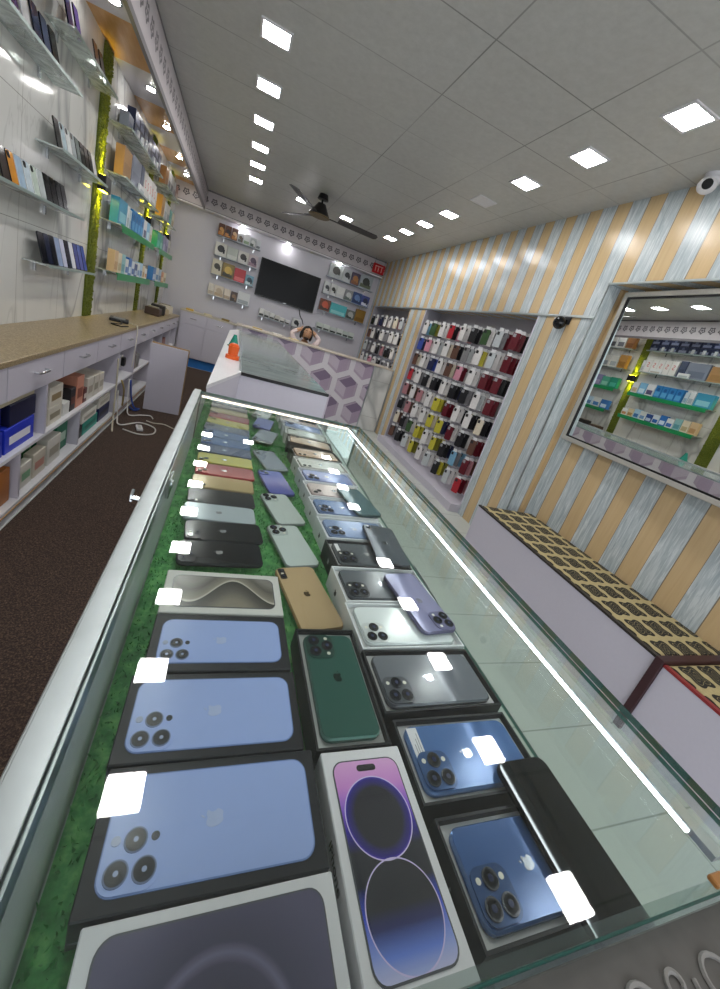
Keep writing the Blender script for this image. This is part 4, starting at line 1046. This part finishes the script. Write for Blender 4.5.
row('right', 'lowest', 1.315, 1.50, [(.14, .12, '#c6cdc8', '#2c302e', None, 'pale green'), (.14, .12, '#cfd5d0', '#3a3d3c', None, 'mint white'), (.14, .11, '#c3c9c5', '#26292b', None, 'grey white'), (.14, .12, '#cdd2ce', '#44504a', None, 'off white'), (.12, .11, '#b9c2bd', '#333838', None, 'sage'), (.13, .12, '#c9d0cb', '#5d6a62', None, 'pale sage')])
back_shelf('low shelf of small white packs below the television', .38, 1.00, 1.215)
for k in range(6):
    bb('small white pack on the low shelf below the television, %s from the left' % ORD[k], .39 + k * .1, .49 + k * .1, 1.215, .14 - k * .012, ['#d9dad8', '#c9cac8', '#d3d4d2', '#c4c2bc', '#d6d4ce', '#cfd0d0'][k], '#25262a', None)
back_shelf('short shelf below the television next to the person', 1.02, 1.2, 1.215)
bb('white pack with a black picture on the short shelf beside the person', 1.03, 1.19, 1.215, .15, '#d5d6d6', None, '#202228')

# red hanging sign in the corner
t = thing('hanging_sign', 'small red hanging sign in the back right ceiling corner', 'sign', (2.36, 7.86, 2.70))
G().box((0, 0, 0), (.24, .03, .17), bev=.006).obj('sign_board', pm('#b5161f', .4), t)
g = G(); g.tube([(-.08, -.0165, .04), (.08, -.0165, .045)], .007); g.obj('white_lettering', pm('#e8b5b0', .4), t)
for q in (-.07, -.01, .055): G().tube([(q, -.0165, .04), (q + .004, -.0165, -.05)], .007).obj('white_lettering', pm('#e8b5b0', .4), t)
for q in (-.1, .1): G().tube([(q, 0, .08), (q, 0, .18)], .003).obj('cord', M['black'], t)
# security cameras
t = thing('security_camera', 'white round security camera at the ceiling edge, upper right', 'camera', (2.43, 2.07, 2.80))
G().cyl((.03, 0, .068), .055, .022, seg=24).obj('mount_plate', M['white'], t)
g = G(); g.cyl((.02, 0, .045), .045, .03, 0, 24); g.sph((0, .0, .012), .05, 0, (1, 1, .9), 24); g.obj('camera_body', M['white'], t, True)
D = Vector((-.75, -.6, -.25)).normalized()
g = G(); Rm = Matrix.Translation(Vector((0, 0, .012)) + D * .047) @ D.to_track_quat('Z', 'Y').to_matrix().to_4x4(); g.cyl((0, 0, 0), .027, .014, 0, 22, T=Rm); g.obj('lens', M['gloss'], t)
t = thing('security_camera', 'black dome camera on the striped wall left of the mirror recess', 'camera', (XR - .001, 2.80, 1.98))
G().ab((-.012, -.055, .0), (-.001, .055, .06), bev=.002).obj('mount_plate', M['black'], t)
g = G(); g.sph((-.055, 0, .0), .05, 0, (1, 1.05, 1.05), 24); g.ab((-.06, -.03, .0), (-.012, .03, .035)); g.obj('camera_dome', M['gloss'], t, False)
for q in (-.018, .02): G().sph((-.098, q, .0225), .006, seg=8).obj('indicator', pm('#d8d8d8', .3), t)

# ceiling fan
t = thing('ceiling_fan', 'dark ceiling fan hanging near the back wall', 'fan', (.74, 5.6, ZC), .02)
g = G(); g.cyl((0, 0, -.03), .07, .06, 0, 24, r2=.05); g.obj('canopy', M['black'], t)
G().cyl((0, 0, -.10), .014, .14, seg=12).obj('down_rod', M['black'], t)
g = G(); g.cyl((0, 0, -.145), .10, .08, 0, 28, r2=.05); g.cyl((0, 0, -.215), .14, .06, 0, 28, r2=.10); g.cyl((0, 0, -.25), .12, .012, 1, 28, r2=.14); g.obj('motor_housing', [pm('#1c1a19', .35), pm('#6a5a3c', .4)], t)
for k in range(3):
    a = k * 2 * PI / 3
    R_ = Matrix.Rotation(a, 4, 'Z')
    g = G(); g.prism([(.24, -.055), (.50, -.07), (.76, -.065), (.79, -.03), (.79, .03), (.76, .065), (.50, .07), (.24, .055)], -.232, -.226, 0, T=R_ @ Matrix.Rotation(-.2, 4, 'X'))
    bl = g.obj('blade', pm('#3a3838', .35), t)
    g = G(); g.ab((.10, -.018, -.236), (.28, .018, -.230), T=R_); g.obj('blade_bracket', M['black'], bl)

# ------------------------------------------------------------------ phone case alcoves
CASEC = {'white': '#d6d3d2', 'cream': '#cfc5b2', 'black': '#1b1b1f', 'grey': '#7d7c80', 'clear': '#b7bcbf', 'maroon': '#5a1420', 'yellow': '#b9b03a', 'navy': '#22284a', 'blue': '#3a4c9a', 'pink': '#c98a9c', 'red': '#a8242f', 'brown': '#5d4035', 'green': '#3a5534', 'sky blue': '#6f9cb8', 'rose': '#a8767c', 'olive': '#77752c'}
_cm = {}
def case_mesh(c):
    if c in _cm: return _cm[c]
    g = G()
    # hanging card above, case below with a camera opening; local x is thickness, z up, origin at the hook eye
    g.box((0, 0, -.012), (.0012, .05, .036), 1)
    g.tube([(-.002, 0, -.004), (-.002, 0, .002)], .004, 1, 6)
    T1 = Matrix.Translation((0, 0, -.108)) @ Matrix(((0, 0, 1, 0), (1, 0, 0, 0), (0, 1, 0, 0), (0, 0, 0, 1)))
    g.prism(rrect(.08, .162, .012, 3), -.0055, .0055, 0, T=T1, inset=.0015)
    g.box((-.0062, .018, -.052), (.0012, .030, .032), 2, bev=.0005)
    me = bpy.data.meshes.new('phone_case')
    bmesh.ops.recalc_face_normals(g.bm, faces=g.bm.faces[:]); g.bm.to_mesh(me); g.bm.free()
    me.materials.append(pm(CASEC[c], .3, var=.12, scale=40)); me.materials.append(pm('#d8d8da', .4)); me.materials.append(pm('#26262a' if c not in ('black', 'navy', 'maroon') else '#8f8f94', .3))
    _cm[c] = me
    return me
def case_wall(rows, y_left, y_right, z_top, dz, where, xw, per_front):
    for r, cols in enumerate(rows):
        n = len(cols); z = z_top - r * dz
        rail = thing('hook_rail', 'slim hook rail of the %s row of phone cases in the %s' % (ORD[r], where), 'rail', (xw - .002, (y_left + y_right) / 2, z), 0, 'hook rails for phone cases')
        w = abs(y_left - y_right)
        G().ab((-.010, -w / 2, -.008), (0, w / 2, .008)).obj('rail_bar', M['chrome'], rail)
        for k, col in enumerate(cols):
            y = y_left + (y_right - y_left) * (k + .5) / n + random.uniform(-.015, .015)
            depth = .26
            g = G(); yl = y - (y_left + y_right) / 2
            g.tube([(-.009, yl, 0), (-depth, yl, 0), (-depth - .008, yl, .012)], .0025, seg=5)
            g.obj('hook', M['chrome'], rail)
            cs = col.split('+')
            m_ = len(cs)
            for q, c in enumerate(cs):
                x = xw - depth + .012 + q * (.06 if m_ > 2 else .085)
                o = link('phone_case', case_mesh(c), None, (x, y + .0, z - .0055), random.uniform(.25, .8))
                pos = ['front', 'second', 'third', 'fourth'][q]
                tag(o, '%s phone case, %s on the %s hook from left, %s row, %s' % (c, pos, ORD[k], ORD[r], where), 'phone case', 'phone cases in the ' + where)
rowsA = [
    ['white+sky blue+clear', 'green+olive+black', 'white+white+cream', 'red+black+pink', 'white+white+rose', 'black+black+grey', 'green+white+grey', 'clear+grey+maroon', 'maroon+maroon+black'],
    ['blue+navy+black', 'pink+white+white', 'white+clear+cream', 'white+cream+brown', 'brown+black+grey', 'grey+clear+white', 'white+yellow+cream', 'clear+white+white', 'maroon+maroon+maroon'],
    ['brown+cream+clear', 'white+white+grey', 'navy+blue+navy', 'white+white+white', 'brown+cream+rose', 'pink+maroon+white', 'white+white+clear', 'maroon+maroon+maroon', 'maroon+black+black'],
    ['red+white+white', 'white+grey+grey', 'black+white+white', 'black+black+white', 'white+white+clear', 'black+black+navy', 'black+grey+grey', 'white+clear+white', 'maroon+maroon+grey'],
    ['rose+brown+white', 'white+brown+white', 'rose+white+white', 'white+white+clear', 'yellow+yellow+olive', 'maroon+maroon+white', 'white+white+black', 'white+black+black', 'cream+black+black'],
    ['black+grey+brown', 'rose+brown+brown', 'white+white+white', 'white+white+grey', 'yellow+cream+yellow', 'yellow+navy+navy', 'maroon+white+white', 'black+black+white', 'brown+maroon+maroon'],
    ['cream+brown+grey', 'black+grey+navy', 'green+white+white', 'yellow+yellow+cream', 'white+white+black', 'yellow+olive+yellow', 'black+black+navy', 'sky blue+grey+sky blue', 'maroon+rose+brown'],
    ['brown+grey+grey', 'black+black+grey', 'clear+cream+white', 'yellow+olive+white', 'white+white+white', 'clear+white+white', 'black+yellow+olive', 'clear+white+white', 'red+maroon+rose'],
]
case_wall(rowsA, 5.44, 3.20, 1.90, .222, 'large alcove', XA, 3)
rowsB = [
    ['black+grey', 'white+rose', 'navy+black', 'white+white', 'white+white', 'cream+rose', 'clear+white'],
    ['brown+cream', 'white+grey', 'black+black', 'white+grey', 'grey+white', 'white+white', 'white+black'],
    ['clear+white', 'grey+white', 'white+white', 'black+grey', 'rose+white', 'black+black', 'white+clear'],
    ['white+grey', 'clear+white', 'pink+white', 'white+black', 'black+white', 'grey+grey', 'white+white'],
]
case_wall(rowsB, 7.9, 6.15, 1.90, .25, 'far alcove', XA, 2)

# ------------------------------------------------------------------ wall benches on the right
def seat(label, y0, y1, z, trim, redtop=False):
    t = thing('upholstered_bench', label, 'bench', (2.10, (y0 + y1) / 2, 0))
    w = y1 - y0
    G().ab((.02, -w / 2, 0), (.565, w / 2, z - .045)).obj('seat_box', M['lav'], t)
    G().ab((.0, -w / 2, 0), (.0195, w / 2 - .0, z - .012)).obj('front_panel', M['lav'], t)
    g = G(); g.ab((.021, -w / 2, z - .044), (.565, w / 2, z), bev=.012, seg=2); g.obj('seat_cushion', M['damask'], t)
    g = G(); g.ab((-.004, -w / 2, z - .0115), (.0205, w / 2, z + .001)); g.obj('front_edging', pm(trim, .4), t)
    return t
seat('long white wall seat with tan and black damask cushion under the mirror', .885, 2.40, .425, '#2a2420')
seat('second white wall seat with red edging at the right photo edge', -.9, .845, .415, '#8a2a2c')
tag(G().ab((2.085, .8465, .0), (2.60, .8835, .432), bev=.002).obj('dividing_panel', M['dkwood']), 'dark maroon panel standing between the two wall seats', 'panel')

# ------------------------------------------------------------------ framed mirror in the recess
mz0, mz1 = 1.115, 2.262
t = thing('wall_mirror', 'large framed mirror in the striped recess reflecting the left wall shelves', 'mirror', (2.645, 2.445, (mz0 + mz1) / 2), math.radians(-5.0))
t.rotation_euler = (0, math.radians(-1.7), math.radians(-4.2))
Lm = 1.40; hh = (mz1 - mz0) / 2
G().ab((-.004, -Lm + .03, -hh + .03), (.006, -.03, hh - .03)).obj('mirror_glass', M['mirror'], t)
g = G()
for a, b in (((-.02, -Lm, hh - .032), (.010, 0, hh)), ((-.02, -Lm, -hh), (.010, 0, -hh + .032)), ((-.02, -.032, -hh + .032), (.010, 0, hh - .032)), ((-.02, -Lm, -hh + .032), (.010, -Lm + .032, hh - .032))): g.ab(a, b, bev=.002)
g.obj('outer_frame', pm('#b9b6ae', .3, .3), t)
g = G()
for a, b in (((-.012, -Lm + .032, hh - .044), (-.0042, -.032, hh - .0322)), ((-.012, -Lm + .032, -hh + .0322), (-.0042, -.032, -hh + .044)), ((-.012, -.044, -hh + .044), (-.0042, -.0322, hh - .044))): g.ab(a, b)
g.obj('inner_black_bead', M['black'], t)

# ------------------------------------------------------------------ person seated behind the patterned counter
def skin_mesh(name, verts, edges, radii, mats, sub=2):
    me = bpy.data.meshes.new(name); me.from_pydata(verts, edges, [])
    o = bpy.data.objects.new(name, me); COL.objects.link(o)
    md = o.modifiers.new('skin', 'SKIN')
    for i, r in enumerate(radii):
        v = me.skin_vertices[0].data[i]; rr = r if isinstance(r, tuple) else (r, r); v.radius = rr; v.use_root = (i == 0)
    s = o.modifiers.new('sub', 'SUBSURF'); s.levels = sub; s.render_levels = sub
    dg = bpy.context.evaluated_depsgraph_get(); dg.update()
    m2 = bpy.data.meshes.new_from_object(o.evaluated_get(dg))
    bpy.data.objects.remove(o)
    m2.name = name; m2.materials.clear()
    for q in mats: m2.materials.append(q)
    for f in m2.polygons: f.use_smooth = True
    return m2
PX, PY = 1.175, 6.93
pr = thing('person', 'person in a pale pink shirt leaning back behind the patterned counter, hands behind head', 'person', (PX, PY, 0))
SKIN = pm('#b98b6a', .5, var=.05, name='skin'); SHIRT = pm('#d8c5c4', .8, var=.08, name='pale_shirt'); TROU = pm('#2e3038', .8, name='dark_trousers')
V = [(0, .05, .50), (0, .05, .66), (0, .03, .84), (0, .02, .955), (0, .0, 1.03), (0, -.01, 1.085),
     (-.155, .02, .965), (-.25, .06, 1.13), (-.115, .115, 1.225), (-.06, .125, 1.235),
     (.155, .02, .965), (.25, .06, 1.14), (.115, .115, 1.235), (.06, .125, 1.245),
     (-.10, .02, .50), (-.13, -.36, .50), (-.13, -.40, .09), (-.13, -.50, .045),
     (.10, .02, .50), (.13, -.36, .50), (.13, -.40, .09), (.13, -.50, .045)]
E_ = [(0, 1), (1, 2), (2, 3), (3, 4), (4, 5), (3, 6), (6, 7), (7, 8), (8, 9), (3, 10), (10, 11), (11, 12), (12, 13), (0, 14), (14, 15), (15, 16), (16, 17), (0, 18), (18, 19), (19, 20), (20, 21)]
RR = [(.155, .11), (.14, .10), (.155, .105), (.14, .09), .052, .046, .068, .047, .034, .03, .068, .047, .034, .03, .09, .065, .045, .04, .09, .065, .045, .04]
me = skin_mesh('body', V, E_, RR, [SHIRT, SKIN, TROU])
for f in me.polygons:
    c = f.center
    if c.z > 1.005 and abs(c.x) < .09 and c.y < .08: f.material_index = 1
    elif c.z > 1.16 and abs(c.x) < .17 and c.y > .06: f.material_index = 1
    elif c.z < .56: f.material_index = 2
body = link('body', me, pr)
# head with brow, nose, mouth, chin and ears as one surface
g = G(); g.sph((0, 0, 0), 1, 0, (.078, .098, .118), 28)
for v in g.bm.verts:
    x, y, z = v.co
    if y < 0:
        nose = math.exp(-((x / .014) ** 2 + ((z + .012) / .026) ** 2)) * .026
        brow = math.exp(-((z - .03) / .012) ** 2) * .004
        eye = (math.exp(-(((x - .03) / .013) ** 2 + ((z - .012) / .011) ** 2)) + math.exp(-(((x + .03) / .013) ** 2 + ((z - .012) / .011) ** 2))) * .009
        lip = math.exp(-((x / .024) ** 2 + ((z + .052) / .008) ** 2)) * .005
        v.co.y -= nose + brow + lip - eye
    if z < -.03: v.co.x *= 1 - (-.03 - z) * 2.2
    if z < -.06 and y > 0: v.co.y *= .75
g.sph((-.078, .01, 0), .02, 0, (.4, .8, 1.3), 10); g.sph((.078, .01, 0), .02, 0, (.4, .8, 1.3), 10)
HT = Matrix.Translation((-.0, -.015, 1.185)) @ Matrix.Rotation(math.radians(6), 4, 'Y') @ Matrix.Rotation(math.radians(-8), 4, 'X')
bmesh.ops.transform(g.bm, matrix=HT, verts=g.bm.verts[:])
g.obj('head', SKIN, pr, True)
g = G(); g.sph((0, .022, .022), 1, 0, (.098, .105, .118), 24)
for v in list(g.bm.verts):
    if v.co.y < -.05 and v.co.z < .07: v.co.y = -.035 + random.uniform(-.004, .004)
g.sph((-.085, .02, -.03), .04, 0, (.7, 1, 1.9), 12); g.sph((.085, .02, -.03), .04, 0, (.7, 1, 1.9), 12)
bmesh.ops.transform(g.bm, matrix=HT, verts=g.bm.verts[:])
g.obj('hair', pm('#1a1412', .6), pr, True)
g = G()
g.sph((0, -.072, -.085), .03, 0, (1.5, .9, .8), 12)
g.sph((0, -.094, -.038), .012, 0, (2, .5, .35), 8)
bmesh.ops.transform(g.bm, matrix=HT, verts=g.bm.verts[:]); g.obj('beard', pm('#2a1e18', .8), pr, True)
for sx in (-1, 1):
    g = G(); g.sph((sx * .03, -.0835, .012), .011, 0, (1.1, .5, .6), 10); bmesh.ops.transform(g.bm, matrix=HT, verts=g.bm.verts[:])
    e = g.obj('eye', pm('#e8e4de', .3), pr, True)
    g = G(); g.sph((sx * .03, -.0885, .012), .0055, 0, (1, .4, 1), 8); bmesh.ops.transform(g.bm, matrix=HT, verts=g.bm.verts[:]); g.obj('iris', M['black'], e, True)
    g = G(); g.tube([(sx * .012, -.099, .034), (sx * .03, -.096, .039), (sx * .05, -.083, .034)], .0035); bmesh.ops.transform(g.bm, matrix=HT, verts=g.bm.verts[:]); g.obj('eyebrow', pm('#1a1412', .7), pr, True)
    # hands clasped behind the head: palm and five fingers
    hv = [(sx * .115, .115, 1.23), (sx * .08, .128, 1.238), (sx * .045, .132, 1.24)]
    he = [(0, 1), (1, 2)]; hr = [.03, (.034, .017), (.033, .015)]
    for k, ln in enumerate((.05, .058, .054, .042)):
        b0 = len(hv); zz = 1.265 - k * .018
        hv += [(sx * .045, .133, zz), (sx * (.045 - ln * .5), .137, zz), (sx * (.045 - ln), .134, zz - .003)]
        he += [(2, b0), (b0, b0 + 1), (b0 + 1, b0 + 2)]; hr += [.009, .0085, .007]
    b0 = len(hv); hv += [(sx * .085, .125, 1.27), (sx * .065, .122, 1.295)]; he += [(1, b0), (b0, b0 + 1)]; hr += [.011, .009]
    hm = skin_mesh('hand', hv, he, hr, [SKIN], 1)
    link('hand', hm, pr)
# stool under the person
t = thing('stool', 'dark stool under the person behind the patterned counter', 'stool', (PX, PY + .05, 0))
G().cyl((0, 0, .365), .19, .05, seg=28).obj('seat', M['black'], t)
for a in range(4): G().tube([(.12 * math.cos(a * PI / 2 + .78), .12 * math.sin(a * PI / 2 + .78), .339), (.17 * math.cos(a * PI / 2 + .78), .17 * math.sin(a * PI / 2 + .78), 0)], .014, seg=8).obj('leg', M['black'], t)
